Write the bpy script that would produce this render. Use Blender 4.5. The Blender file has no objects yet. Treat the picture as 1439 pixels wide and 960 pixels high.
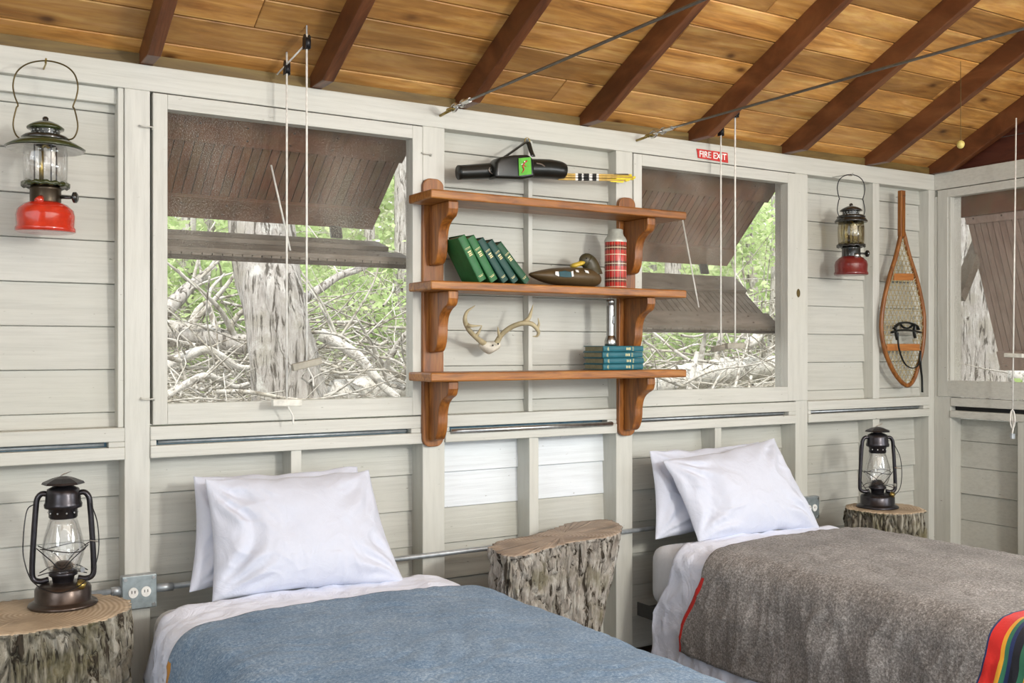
import bpy, bmesh, math, random
from mathutils import Vector, Matrix, noise
PI = math.pi
random.seed(7)
# ------------------------------------------------------------------ camera, world, light
CAM_Y, CAM_Z, F = -3.5, 1.35, 1430.0
YAW = math.radians(31.4)
FW = Vector((math.sin(YAW), math.cos(YAW), 0)); RT = Vector((math.cos(YAW), -math.sin(YAW), 0))
scene = bpy.context.scene
COL = scene.collection
cd = bpy.data.cameras.new('camera'); cam = bpy.data.objects.new('camera', cd); COL.objects.link(cam)
cam.location = (0, CAM_Y, CAM_Z); cam.rotation_euler = (PI/2, 0, -YAW)
cd.sensor_width = 36; cd.lens = 36*F/1439; cd.shift_y = 10/1439; cd.clip_start = .05; cd.clip_end = 200
scene.camera = cam
scene.view_settings.view_transform = 'Standard'
scene.view_settings.look = 'None'
scene.view_settings.gamma = 1
scene.view_settings.exposure = 0.04
scene.view_settings.use_curve_mapping = False
w = bpy.data.worlds.new('world'); scene.world = w; w.use_nodes = True
bg = w.node_tree.nodes['Background']; bg.inputs[0].default_value = (.93, .97, 1, 1); bg.inputs[1].default_value = 2.1
def area(name, loc, target, sx, sy, power, col):
    l = bpy.data.lights.new(name, 'AREA'); l.shape = 'RECTANGLE'; l.size = sx; l.size_y = sy; l.energy = power; l.color = col
    o = bpy.data.objects.new(name, l); COL.objects.link(o); o.location = loc
    o.rotation_euler = (Vector(target)-Vector(loc)).to_track_quat('-Z', 'Y').to_euler(); return o
area('daylight_doorway', (2.6, -4.6, 2.05), (2.5, 0, 1.45), .42, .42, 92, (1, .96, .89))
area('front_top_fill', (2.2, -3.9, 2.75), (2.4, -.5, .5), 4.5, 1.2, 52, (1, .96, .90))  # added overhead fill aimed down at the beds; no window stands here
area('daylight_side_windows', (4.7, -3.2, 1.75), (1.0, -2.6, .4), 1.8, .8, 46, (.93, .97, 1))
area('left_fill', (-1.45, -2.4, 1.35), (2.6, -.9, .3), 1.6, .8, 26, (.90, .95, 1))  # added fill from the left for the hanging bedding; wall_left has no openings
sl = bpy.data.lights.new('sun', 'SUN'); sl.energy = 4.2; sl.angle = .03; sl.color = (1, .96, .88)
so = bpy.data.objects.new('sun', sl); COL.objects.link(so); so.rotation_euler = Vector((.35, .6, -1)).to_track_quat('-Z', 'Y').to_euler()

# ------------------------------------------------------------------ helpers
def P(px, py, Y=None, X=None, Z=None):
    k = (px-719.5)/F; v = (490-py)/F
    d = FW + RT*k + Vector((0, 0, v))
    if Y is not None: t = (Y-CAM_Y)/d.y
    elif X is not None: t = X/d.x
    else: t = (Z-CAM_Z)/d.z
    return Vector((0, CAM_Y, CAM_Z)) + d*t
def XP(px, Y=0.0): return P(px, 490, Y=Y).x

def new(): return bmesh.new()
def finish(bm, name, mat, parent=None, smooth=False, bevel=0, seg=2, solid=0, sub=0, loc=None, rot=None, recalc=True):
    if recalc: bmesh.ops.recalc_face_normals(bm, faces=bm.faces)
    me = bpy.data.meshes.new(name); bm.to_mesh(me); bm.free()
    for m in (mat if isinstance(mat, (list, tuple)) else [mat]): me.materials.append(m)
    if smooth:
        for p in me.polygons: p.use_smooth = True
    o = bpy.data.objects.new(name, me); COL.objects.link(o)
    if parent: o.parent = parent
    if loc is not None: o.location = loc
    if rot is not None: o.rotation_euler = rot
    if bevel:
        m = o.modifiers.new('bevel', 'BEVEL'); m.width = bevel; m.segments = seg; m.limit_method = 'ANGLE'; m.angle_limit = .6
    if solid:
        m = o.modifiers.new('solid', 'SOLIDIFY'); m.thickness = solid; m.offset = 0
    if sub:
        m = o.modifiers.new('sub', 'SUBSURF'); m.levels = sub; m.render_levels = sub
    return o
def tag(o, label=None, cat=None, group=None, kind=None):
    if label: o['label'] = label
    if cat: o['category'] = cat
    if group: o['group'] = group
    if kind: o['kind'] = kind
    return o
def thing(name, label, cat, loc=(0, 0, 0), rz=0, group=None):
    o = bpy.data.objects.new(name, None); COL.objects.link(o); o.empty_display_size = .05
    o.location = loc; o.rotation_euler = (0, 0, rz)
    return tag(o, label, cat, group)
def setrnd(bm, faces, r=None):
    lay = bm.loops.layers.float_color.get('rnd') or bm.loops.layers.float_color.new('rnd')
    r = random.random() if r is None else r
    q = random.random()
    for f in faces:
        for l in f.loops: l[lay] = (r, q, 0, 1)
def box(bm, x0, x1, y0, y1, z0, z1, r=None, mi=0, M=None):
    vs = [Vector((x, y, z)) for x in (x0, x1) for y in (y0, y1) for z in (z0, z1)]
    if M: vs = [M @ v for v in vs]
    v = [bm.verts.new(p) for p in vs]
    fs = [bm.faces.new([v[i] for i in q]) for q in ((0,1,3,2),(4,6,7,5),(0,4,5,1),(2,3,7,6),(0,2,6,4),(1,5,7,3))]
    for f in fs: f.material_index = mi
    setrnd(bm, fs, r)
    return fs
def bar(bm, a, b, wx, wz, up=Vector((0, 0, 1)), r=None, mi=0):
    """box running from a to b, section wx (sideways) by wz (along up)"""
    a = Vector(a); b = Vector(b); d = (b-a); L = d.length; d.normalize()
    s = d.cross(up).normalized(); u = s.cross(d)
    M = Matrix(((d.x, s.x, u.x, a.x), (d.y, s.y, u.y, a.y), (d.z, s.z, u.z, a.z), (0, 0, 0, 1)))
    return box(bm, 0, L, -wx/2, wx/2, -wz/2, wz/2, r, mi, M)
def lathe(bm, prof, n=40, c=(0, 0, 0), mi=0, sx=1, sy=1):
    rings = []
    for (r, z) in prof:
        if r < 1e-6: rings.append([bm.verts.new((c[0], c[1], c[2]+z))])
        else: rings.append([bm.verts.new((c[0]+r*sx*math.cos(2*PI*i/n), c[1]+r*sy*math.sin(2*PI*i/n), c[2]+z)) for i in range(n)])
    for a, b in zip(rings, rings[1:]):
        for i in range(n):
            j = (i+1) % n
            if len(a) == 1 and len(b) == 1: continue
            if len(a) == 1: f = bm.faces.new((a[0], b[j], b[i]))
            elif len(b) == 1: f = bm.faces.new((a[i], a[j], b[0]))
            else: f = bm.faces.new((a[i], a[j], b[j], b[i]))
            f.material_index = mi
def crom(pts, n=6):
    pts = [Vector(p) for p in pts]
    if len(pts) < 3: return pts
    q = [pts[0]*2-pts[1]] + pts + [pts[-1]*2-pts[-2]]
    out = []
    for i in range(1, len(q)-2):
        for k in range(n):
            t = k/n
            out.append(.5*((2*q[i]) + (q[i+1]-q[i-1])*t + (2*q[i-1]-5*q[i]+4*q[i+1]-q[i+2])*t*t + (3*q[i]-q[i-1]-3*q[i+1]+q[i+2])*t**3))
    out.append(pts[-1]); return out
def tube(bm, pts, rad, n=8, closed=False, cap=True, mi=0, flat=1.0):
    pts = [Vector(p) for p in pts]; N = len(pts)
    rr = rad if isinstance(rad, (list, tuple)) else [rad]*N
    if len(rr) != N: rr = [rr[min(len(rr)-1, int(i/(N-1)*(len(rr)-1)))] + (rr[min(len(rr)-1, int(i/(N-1)*(len(rr)-1))+1)] - rr[min(len(rr)-1, int(i/(N-1)*(len(rr)-1)))])*((i/(N-1)*(len(rr)-1)) % 1) for i in range(N)]
    rings = []; up = None
    for i in range(N):
        if closed: d = pts[(i+1) % N]-pts[i-1]
        else: d = pts[min(i+1, N-1)]-pts[max(i-1, 0)]
        if d.length < 1e-9: d = Vector((0, 0, 1))
        d.normalize()
        if up is None:
            up = Vector((0, 0, 1)) if abs(d.z) < .9 else Vector((1, 0, 0))
        s = d.cross(up)
        if s.length < 1e-6: s = d.cross(Vector((1, .3, .2)))
        s.normalize(); up = s.cross(d).normalized()
        rings.append([bm.verts.new(pts[i] + (s*math.cos(2*PI*j/n) + up*math.sin(2*PI*j/n)*flat)*rr[i]) for j in range(n)])
    for i in range(N if closed else N-1):
        a = rings[i]; b = rings[(i+1) % N]
        for j in range(n):
            f = bm.faces.new((a[j], a[(j+1) % n], b[(j+1) % n], b[j])); f.material_index = mi
    if cap and not closed:
        bm.faces.new(rings[0]).material_index = mi; bm.faces.new(rings[-1]).material_index = mi
def prism(bm, pts, d, axis='x', c=(0, 0, 0), mi=0):
    """2D outline extruded to thickness d (centred) along axis; pts given in the other two axes"""
    def mk(a, b, t):
        if axis == 'x': return (c[0]+t, c[1]+a, c[2]+b)
        if axis == 'y': return (c[0]+a, c[1]+t, c[2]+b)
        return (c[0]+a, c[1]+b, c[2]+t)
    A = [bm.verts.new(mk(a, b, -d/2)) for a, b in pts]; B = [bm.verts.new(mk(a, b, d/2)) for a, b in pts]
    fs = [bm.faces.new(A), bm.faces.new(B[::-1])]
    n = len(pts)
    for i in range(n): fs.append(bm.faces.new((A[i], A[(i+1) % n], B[(i+1) % n], B[i])))
    for f in fs: f.material_index = mi
    setrnd(bm, fs)
    return fs
def ball(bm, c, r, sc=(1, 1, 1), n=20, m=12, mi=0):
    lathe(bm, [(0 if i in (0, m) else r*math.sin(PI*i/m), -r*math.cos(PI*i/m)*sc[2]) for i in range(m+1)], n, c, mi, sc[0], sc[1])
def copy_tree(o, parent=None):
    c = o.copy(); COL.objects.link(c)
    if parent: c.parent = parent
    for ch in [x for x in bpy.data.objects if x.parent == o]: copy_tree(ch, c)
    return c

# ------------------------------------------------------------------ materials
def mat(name):
    m = bpy.data.materials.new(name); m.use_nodes = True
    nt = m.node_tree; return m, nt, nt.nodes['Principled BSDF']
def N(nt, t, **kw):
    n = nt.nodes.new(t)
    for k, v in kw.items():
        if k.startswith('i_'): n.inputs[k[2:].replace('_', ' ')].default_value = v
        else: setattr(n, k, v)
    return n
def L(nt, a, b): nt.links.new(a, b)
def ramp(nt, fac, stops):
    r = nt.nodes.new('ShaderNodeValToRGB'); e = r.color_ramp.elements
    while len(e) < len(stops): e.new(.5)
    for el, (p, c) in zip(e, stops):
        el.position = p; el.color = (*c, 1) if len(c) == 3 else c
    L(nt, fac, r.inputs[0]); return r.outputs[0]
def mapping(nt, scale=(1, 1, 1), loc=None, rot=(0, 0, 0), coord='Object'):
    tc = nt.nodes.new('ShaderNodeTexCoord'); mp = nt.nodes.new('ShaderNodeMapping')
    mp.inputs['Scale'].default_value = scale; mp.inputs['Rotation'].default_value = rot
    if loc is None: L(nt, tc.outputs[coord], mp.inputs[0])
    else:  # shift each board's grain by its own number
        at = N(nt, 'ShaderNodeAttribute', attribute_name='rnd'); vm = N(nt, 'ShaderNodeVectorMath', operation='MULTIPLY_ADD')
        L(nt, at.outputs['Color'], vm.inputs[0]); vm.inputs[1].default_value = (11, 7, 5); L(nt, tc.outputs[coord], vm.inputs[2]); L(nt, vm.outputs[0], mp.inputs[0])
    return mp.outputs[0]
def noise_t(nt, vec, scale, detail=4, rough=.55, dist=0):
    n = N(nt, 'ShaderNodeTexNoise'); L(nt, vec, n.inputs['Vector']); n.inputs['Scale'].default_value = scale
    n.inputs['Detail'].default_value = detail; n.inputs['Roughness'].default_value = rough; n.inputs['Distortion'].default_value = dist
    return n.outputs[0]
def mix(nt, fac, a, b, mode='MIX'):
    m = nt.nodes.new('ShaderNodeMix'); m.data_type = 'RGBA'; m.blend_type = mode
    for s, v in ((m.inputs[0], fac), (m.inputs[6], a), (m.inputs[7], b)):
        if isinstance(v, (int, float)): s.default_value = v
        elif isinstance(v, tuple): s.default_value = (*v, 1) if len(v) == 3 else v
        else: L(nt, v, s)
    return m.outputs[2]
def bump(nt, b, h, strength=.3, dist=.01):
    n = nt.nodes.new('ShaderNodeBump'); n.inputs['Strength'].default_value = strength; n.inputs['Distance'].default_value = dist
    L(nt, h, n.inputs['Height']); L(nt, n.outputs[0], b.inputs['Normal'])
def plain(name, col, rough=.5, metal=0, spec=.5, coat=0):
    m, nt, b = mat(name); b.inputs['Base Color'].default_value = (*col, 1); b.inputs['Roughness'].default_value = rough
    b.inputs['Metallic'].default_value = metal; b.inputs['Specular IOR Level'].default_value = spec; b.inputs['Coat Weight'].default_value = coat
    v = mapping(nt); f = noise_t(nt, v, 40, 3)
    L(nt, ramp(nt, f, [(.3, tuple(c*.8 for c in col)), (.7, tuple(min(1, c*1.12) for c in col))]), b.inputs['Base Color'])
    return m
def paint(name, base, grain=(1.2, 12, 30), amount=1.0):
    m, nt, b = mat(name)
    v = mapping(nt, grain, loc=True)
    g = noise_t(nt, v, 3, 6, .65)
    dk = tuple(c*(1-.13*amount) for c in base)
    c = ramp(nt, g, [(.3, dk), (.55, base), (.8, tuple(min(1, x*1.05) for x in base))])
    v2 = mapping(nt)
    st = noise_t(nt, v2, 2.2, 3)
    c = mix(nt, ramp(nt, st, [(.4, (0, 0, 0)), (.75, (.30, .30, .30))]), c, (base[0]*.84, base[1]*.85, base[2]*.76))
    sp = noise_t(nt, mapping(nt, (1, 1, 2.5)), 38, 2)                      # scuffs and flaked spots
    c = mix(nt, ramp(nt, sp, [(.73, (0, 0, 0)), (.78, (.6, .6, .6))]), c, (.16, .15, .11))
    at = N(nt, 'ShaderNodeAttribute', attribute_name='rnd'); sr = nt.nodes.new('ShaderNodeSeparateColor'); L(nt, at.outputs['Color'], sr.inputs[0])
    c = mix(nt, 1.0, c, ramp(nt, sr.outputs[0], [(0, (.93, .93, .92)), (1, (1.0, 1.0, 1.0))]), 'MULTIPLY')
    L(nt, c, b.inputs['Base Color']); b.inputs['Roughness'].default_value = .5
    bump(nt, b, g, .35, .004); return m
def wood(name, c1, c2, c3, grain=(1.5, 18, 18), scale=2.0, rough=.5, knots=0, var=.3, knotc=(.10, .035, .01), stain=None, coat=0):
    m, nt, b = mat(name)
    v = mapping(nt, grain, loc=True)
    g = noise_t(nt, v, scale, 7, .6, 1.2)
    c = ramp(nt, g, [(.28, c1), (.5, c2), (.72, c3)])
    fine = noise_t(nt, mapping(nt, tuple(x*5 for x in grain), loc=True), scale, 3)
    c = mix(nt, .25, c, ramp(nt, fine, [(.35, tuple(x*.6 for x in c1)), (.65, c3)]), 'OVERLAY')
    if stain:
        s = noise_t(nt, mapping(nt, (1.3, 3, 3), loc=True), 1.6, 5, .6, .5)
        c = mix(nt, ramp(nt, s, [(.45, (0, 0, 0)), (.72, (.75, .75, .75))]), c, stain)
    if knots:
        vo = N(nt, 'ShaderNodeTexVoronoi'); L(nt, mapping(nt, (3, 5, 5), loc=True), vo.inputs['Vector']); vo.inputs['Scale'].default_value = knots
        k = ramp(nt, vo.outputs['Distance'], [(.0, (1, 1, 1)), (.055, (.8, .8, .8)), (.12, (.25, .25, .25)), (.2, (0, 0, 0))])
        c = mix(nt, k, c, knotc)
    at = N(nt, 'ShaderNodeAttribute', attribute_name='rnd'); sr = nt.nodes.new('ShaderNodeSeparateColor'); L(nt, at.outputs['Color'], sr.inputs[0])
    c = mix(nt, 1.0, c, ramp(nt, sr.outputs[0], [(0, (1-var,)*3), (1, (1, 1, 1))]), 'MULTIPLY')
    L(nt, c, b.inputs['Base Color']); b.inputs['Roughness'].default_value = rough; b.inputs['Coat Weight'].default_value = coat
    b.inputs['Coat Roughness'].default_value = .25
    bump(nt, b, g, .3, .003); return m
def glass(name, col=(1, 1, 1), alpha=.12):
    m, nt, b = mat(name); nt.nodes.remove(b); out = nt.nodes['Material Output']
    tr = N(nt, 'ShaderNodeBsdfTransparent'); gl = N(nt, 'ShaderNodeBsdfGlossy'); gl.inputs['Roughness'].default_value = .04
    tr.inputs[0].default_value = (*col, 1)
    fr = N(nt, 'ShaderNodeLayerWeight'); fr.inputs[0].default_value = .35
    mr = N(nt, 'ShaderNodeMapRange'); L(nt, fr.outputs['Facing'], mr.inputs[0]); mr.inputs[3].default_value = alpha*.5; mr.inputs[4].default_value = min(1, alpha*5)
    ms = N(nt, 'ShaderNodeMixShader'); L(nt, mr.outputs[0], ms.inputs[0]); L(nt, tr.outputs[0], ms.inputs[1]); L(nt, gl.outputs[0], ms.inputs[2]); L(nt, ms.outputs[0], out.inputs[0])
    return m
def screenmat(name, dust=.5):
    """fine insect mesh: mostly open, dusty flecks caught in the wires"""
    m, nt, b = mat(name); out = nt.nodes['Material Output']
    b.inputs['Base Color'].default_value = (.62, .60, .52, 1); b.inputs['Roughness'].default_value = .8
    v = mapping(nt, (1, 1, 1)); f = noise_t(nt, v, 300, 3, .7); big = noise_t(nt, v, 3.0, 3)
    mu = N(nt, 'ShaderNodeMath', operation='MULTIPLY_ADD'); L(nt, big, mu.inputs[0]); mu.inputs[1].default_value = .35; L(nt, f, mu.inputs[2])
    a = ramp(nt, mu.outputs[0], [(.60, (.008, .008, .008)), (.72, (.14, .14, .14)), (.84, (.5, .5, .5))])
    tr = N(nt, 'ShaderNodeBsdfTransparent'); ms = N(nt, 'ShaderNodeMixShader')
    L(nt, a, ms.inputs[0]); L(nt, tr.outputs[0], ms.inputs[1]); L(nt, b.outputs[0], ms.inputs[2]); L(nt, ms.outputs[0], out.inputs[0]); return m
def cloth(name, col, c2=None, scale=260, amt=1, rough=.9, wr=.25):
    m, nt, b = mat(name); v = mapping(nt)
    f = noise_t(nt, v, scale, 3, .8); c2 = c2 or tuple(c*.9 for c in col)
    c = ramp(nt, f, [(.36, c2), (.64, col)])
    L(nt, c, b.inputs['Base Color']); b.inputs['Roughness'].default_value = rough; b.inputs['Sheen Weight'].default_value = .15
    h = noise_t(nt, mapping(nt, (1, 1, 1)), 11, 4, .6, .8); bump(nt, b, h, wr, .02); return m
def heather(name, stops, stripes=None):
    m, nt, b = mat(name); v = mapping(nt, (1, 1, 1))
    f = noise_t(nt, v, 125, 4, .9); f2 = noise_t(nt, v, 5, 4, .6)
    ad = N(nt, 'ShaderNodeMath', operation='MULTIPLY_ADD'); L(nt, f2, ad.inputs[0]); ad.inputs[1].default_value = .25; L(nt, f, ad.inputs[2])
    c = ramp(nt, ad.outputs[0], stops)
    if stripes:
        tc = N(nt, 'ShaderNodeTexCoord'); sx = N(nt, 'ShaderNodeSeparateXYZ'); L(nt, tc.outputs['UV'], sx.inputs[0])
        r = nt.nodes.new('ShaderNodeValToRGB'); r.color_ramp.interpolation = 'CONSTANT'; e = r.color_ramp.elements
        while len(e) < len(stripes): e.new(.5)
        for el, (p, cc) in zip(e, stripes): el.position = p; el.color = cc
        L(nt, sx.outputs[1], r.inputs[0])
        lo = N(nt, 'ShaderNodeMath', operation='LESS_THAN'); L(nt, sx.outputs[0], lo.inputs[0]); lo.inputs[1].default_value = .175
        hi = N(nt, 'ShaderNodeMath', operation='GREATER_THAN'); L(nt, sx.outputs[1], hi.inputs[0]); hi.inputs[1].default_value = .5
        mx = N(nt, 'ShaderNodeMath', operation='MAXIMUM'); L(nt, lo.outputs[0], mx.inputs[0]); L(nt, hi.outputs[0], mx.inputs[1])
        mu = N(nt, 'ShaderNodeMath', operation='MULTIPLY'); L(nt, mx.outputs[0], mu.inputs[0]); L(nt, r.outputs[1], mu.inputs[1])
        c = mix(nt, mu.outputs[0], c, r.outputs[0])
    L(nt, c, b.inputs['Base Color']); b.inputs['Roughness'].default_value = .95; b.inputs['Sheen Weight'].default_value = .1
    bump(nt, b, f, .5, .004); return m
def barkmat(name, a, b_, c_, moss=(.10, .085, .02), sc=(9, 9, 2.2), lich=(.42, .42, .38), crack=(.035, .026, .016)):
    m, nt, b = mat(name)
    vo = N(nt, 'ShaderNodeTexVoronoi', feature='DISTANCE_TO_EDGE')
    v0 = mapping(nt, sc); wob = noise_t(nt, mapping(nt), 9, 3)
    vm = N(nt, 'ShaderNodeVectorMath', operation='MULTIPLY_ADD'); L(nt, wob, vm.inputs[0]); vm.inputs[1].default_value = (1.6, 1.6, 1.6); L(nt, v0, vm.inputs[2])
    L(nt, vm.outputs[0], vo.inputs['Vector']); vo.inputs['Scale'].default_value = 2.3
    f = noise_t(nt, mapping(nt, (sc[0]*2, sc[1]*2, sc[2]*2)), 2, 7, .7)
    c = ramp(nt, f, [(.3, a), (.5, b_), (.7, c_)])
    mo = noise_t(nt, mapping(nt), 7, 4); c = mix(nt, ramp(nt, mo, [(.5, (0, 0, 0)), (.62, (.6, .6, .6))]), c, moss)
    li = noise_t(nt, mapping(nt), 5, 5, .7); c = mix(nt, ramp(nt, li, [(.60, (0, 0, 0)), (.68, (.8, .8, .8))]), c, lich)
    cr = noise_t(nt, mapping(nt, (sc[0]*4, sc[1]*4, sc[2]*3.6)), 1, 4, .65, .8)
    c = mix(nt, ramp(nt, cr, [(.40, (1, 1, 1)), (.475, (0, 0, 0))]), c, crack)
    L(nt, c, b.inputs['Base Color']); b.inputs['Roughness'].default_value = .95
    bump(nt, b, mix(nt, .5, cr, f), 1.0, .02); return m
def stumptop(name, c1, c2, off=(0, 0, 0)):
    m, nt, b = mat(name)
    wv = N(nt, 'ShaderNodeTexWave', wave_type='RINGS', rings_direction='Z'); L(nt, mapping(nt), wv.inputs[0])
    wv.inputs['Scale'].default_value = 22; wv.inputs['Distortion'].default_value = 3; wv.inputs['Detail'].default_value = 3; wv.inputs['Detail Scale'].default_value = .6
    c = ramp(nt, wv.outputs[1], [(.0, c1), (1, c2)])
    f = noise_t(nt, mapping(nt), 8, 5); c = mix(nt, ramp(nt, f, [(.42, (0, 0, 0)), (.68, (.7, .7, .7))]), c, tuple(x*.55 for x in c1))
    L(nt, c, b.inputs['Base Color']); b.inputs['Roughness'].default_value = .6; return m

M_WALL = paint('painted_siding', (.53, .53, .485))
M_WHITER = paint('fresh_white_siding', (.72, .76, .80))
M_TRIM = paint('painted_trim', (.575, .575, .53))
M_TRIMV = paint('painted_upright_trim', (.575, .575, .53), grain=(12, 12, 1.2))
M_CEIL = wood('pine_ceiling_boards', (.34, .15, .035), (.62, .34, .10), (.84, .56, .23), (1.1, 9, 9), 1.6, .5, knots=1.3, var=.45, stain=(.28, .13, .035))
M_RAFT = wood('stained_rafter', (.09, .03, .010), (.17, .06, .020), (.27, .11, .040), (14, 1.5, 3), 2, .45, var=.2)
M_FRIEZE = wood('old_frieze_board', (.10, .065, .018), (.17, .11, .03), (.24, .17, .05), (1.2, 9, 9), 2, .6)
M_SHELF = wood('varnished_shelf_wood', (.14, .050, .008), (.33, .130, .020), (.50, .235, .050), (1.5, 14, 14), 2.5, .42, knots=.7, var=.12, coat=.06)
M_UPR = wood('varnished_upright_wood', (.13, .042, .008), (.30, .112, .018), (.46, .20, .040), (14, 14, 1.5), 2.5, .42, var=.2, coat=.06)
M_FLOOR = wood('floor_boards', (.05, .03, .015), (.10, .06, .03), (.15, .09, .045), (12, 1.2, 12), 2, .5)
M_SHUT = wood('brown_shutter_paint', (.10, .034, .016), (.17, .065, .028), (.24, .11, .05), (9, 2, 2), 2, .6, var=.15, stain=(.10, .075, .028))
M_SHUTG = wood('weathered_shutter_underside', (.12, .095, .07), (.20, .165, .13), (.28, .24, .20), (2, 6, 6), 2, .7, var=.15)
M_SHUTR = wood('grooved_shutter_boards', (.24, .17, .14), (.34, .25, .21), (.42, .32, .28), (2, 9, 2), 2, .7, var=.15)
M_GROOVE = plain('dark_groove_paint', (.05, .03, .022), .8)  # dark brown of the board grooves, also used on the nail heads
M_SCREEN = screenmat('dusty_insect_screen')
M_GALV = plain('galvanized_steel', (.46, .50, .53), .45, .6)
M_BLUESTEEL = plain('blued_steel_strip', (.10, .19, .25), .35, .6)
M_STEEL = plain('bright_steel', (.62, .63, .62), .3, 1)
M_CABLE = plain('steel_cable', (.22, .22, .21), .4, .8)
M_CHROME = plain('chrome', (.42, .42, .40), .22, 1)
M_BLACK = plain('black_enamel', (.012, .012, .010), .25, 0, .5, .5)
M_BLACKM = plain('black_metal', (.02, .02, .022), .4, .5)
M_BRASS = plain('aged_brass', (.35, .26, .08), .4, .9)
M_WIRE = plain('bail_wire', (.10, .075, .03), .4, .8)
M_IRON = plain('blackened_lantern_steel', (.055, .052, .058), .3, .85)
M_RUST = plain('rubbed_bronze_base', (.085, .065, .055), .3, .8)
M_RED = plain('red_enamel', (.50, .028, .010), .22, 0, .5, .6)
M_DRED = plain('dark_red_enamel', (.15, .014, .012), .3, 0, .5, .4)
M_WENAM = plain('white_enamel', (.8, .8, .76), .3)
M_GENAM = plain('green_black_enamel', (.035, .045, .012), .22, 0, .5, .6)
M_GLASS = glass('clear_glass', (1, 1, 1), .10)
M_AMBER = glass('smoky_globe_glass', (.80, .76, .62), .12)
M_MANTLE = plain('mantle', (.75, .74, .68), .8)
M_LEATHER = plain('black_leather', (.008, .010, .009), .3, 0, .5)
M_PATCH = plain('green_patch', (.10, .42, .03), .6)
M_PATCHR = plain('red_stitching', (.45, .04, .03), .6)
M_WHITE = plain('white_paint', (.85, .85, .82), .5)
M_ARROW = plain('arrow_shaft_wood', (.62, .42, .12), .5)
M_FLETCHY = plain('yellow_fletching', (.80, .66, .04), .6)
M_BK = plain('black_feather', (.02, .02, .02), .7)
M_BOOKG = plain('green_book_cloth', (.008, .07, .028), .55)
M_BOOKG2 = plain('bright_green_book_cloth', (.018, .13, .035), .55)
M_BOOKD = plain('dark_teal_book_cloth', (.005, .055, .042), .55)
M_BOOKT = plain('teal_book_cloth', (.010, .115, .15), .5)
M_GILT = plain('gilt_lettering', (.62, .55, .28), .4, .3)
M_PAGE = plain('page_edges', (.24, .22, .13), .9)
M_BONE = plain('antler_bone', (.42, .36, .22), .6)
M_SKULL = plain('skull_bone', (.62, .59, .50), .7)
M_DUCK = plain('painted_decoy_body', (.085, .055, .022), .5)
M_DUCKH = plain('painted_decoy_head', (.05, .042, .018), .45)
M_BILL = plain('yellow_bill', (.60, .42, .05), .4)
M_TEAL = plain('teal_wing_patch', (.01, .07, .09), .5)
M_ROPE = plain('white_rope', (.78, .77, .72), .8)
M_TOGGLE = plain('painted_toggle', (.68, .67, .60), .6)
M_OLDTOG = plain('grey_toggle', (.34, .32, .26), .6)
M_SHEET = cloth('white_sheet', (.78, .83, .96), (.75, .80, .94), 40, wr=.6)
M_PILLOW = cloth('white_pillowcase', (.585, .615, .71), (.57, .60, .695), 30, wr=.3)
M_MATT = cloth('mattress_cover', (.62, .64, .68), (.59, .61, .65), 60, wr=.1)
M_BLUE = heather('blue_wool_blanket', [(.40, (.035, .085, .165)), (.62, (.12, .215, .345)), (.80, (.34, .44, .56))],
    [(0, (.55, .25, .03, 1)), (.016, (0, 0, 0, 0)), (.985, (0, 0, 0, 0))])
Kc = {'r': (.62, .02, .015), 'y': (.75, .36, .03), 'k': (.01, .012, .02), 'g': (.03, .16, .09), 'b': (.015, .03, .11), 't': (.50, .44, .36)}
def st(*a): return [(p, (*Kc[c], 1) if c else (0, 0, 0, 0)) for p, c in a]
M_GREY = heather('grey_wool_blanket', [(.42, (.052, .049, .046)), (.62, (.20, .19, .182)), (.80, (.50, .485, .475))],
    st((0, 'r'), (.008, 'b'), (.011, None), (.796, 'b'), (.800, 'r'), (.828, 'y'), (.833, 'g'), (.842, 'b'), (.850, 'k'), (.864, 'g'), (.876, 'y'), (.882, 't'), (.91, 'r'), (.93, None)))
M_BARK = barkmat('grey_stump_bark', (.14, .12, .10), (.33, .30, .26), (.52, .50, .45), lich=(.62, .62, .60))
M_BARKD = barkmat('mossy_stump_bark', (.09, .08, .055), (.25, .23, .18), (.46, .44, .38), lich=(.52, .53, .48))
M_TOP = stumptop('sawn_stump_top', (.38, .28, .18), (.56, .45, .32))
M_TOP2 = stumptop('grey_sawn_top', (.33, .25, .18), (.46, .37, .29))
M_TREE = barkmat('pale_tree_bark', (.22, .20, .18), (.38, .355, .33), (.56, .54, .51), moss=(.28, .26, .21), sc=(9, 9, 1.5), lich=(.60, .60, .57), crack=(.07, .06, .05))
M_LOG = barkmat('bleached_log', (.50, .47, .43), (.62, .60, .56), (.74, .72, .69), moss=(.52, .50, .44), sc=(6, 6, 6), lich=(.75, .74, .71), crack=(.28, .26, .23))
M_TWIG = barkmat('bleached_twig', (.24, .22, .19), (.44, .42, .38), (.62, .60, .56), moss=(.30, .27, .20), sc=(3, 3, 3), lich=(.66, .65, .62), crack=(.16, .14, .11))
M_GROUND = wood('leaf_litter', (.16, .14, .10), (.30, .27, .21), (.45, .41, .34), (6, 6, 6), 2, .95)
def leafmat(name, a, b_):
    m, nt, b = mat(name); f = noise_t(nt, mapping(nt), 3, 3); c = ramp(nt, f, [(.35, a), (.65, b_)])
    L(nt, c, b.inputs['Base Color']); b.inputs['Roughness'].default_value = .7; b.inputs['Transmission Weight'].default_value = 0
    tr = N(nt, 'ShaderNodeBsdfTranslucent'); L(nt, c, tr.inputs[0]); ms = N(nt, 'ShaderNodeMixShader'); ms.inputs[0].default_value = .45
    L(nt, b.outputs[0], ms.inputs[1]); L(nt, tr.outputs[0], ms.inputs[2]); L(nt, ms.outputs[0], nt.nodes['Material Output'].inputs[0]); return m
M_LEAF = leafmat('spring_leaves', (.30, .45, .14), (.66, .76, .42))
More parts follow.
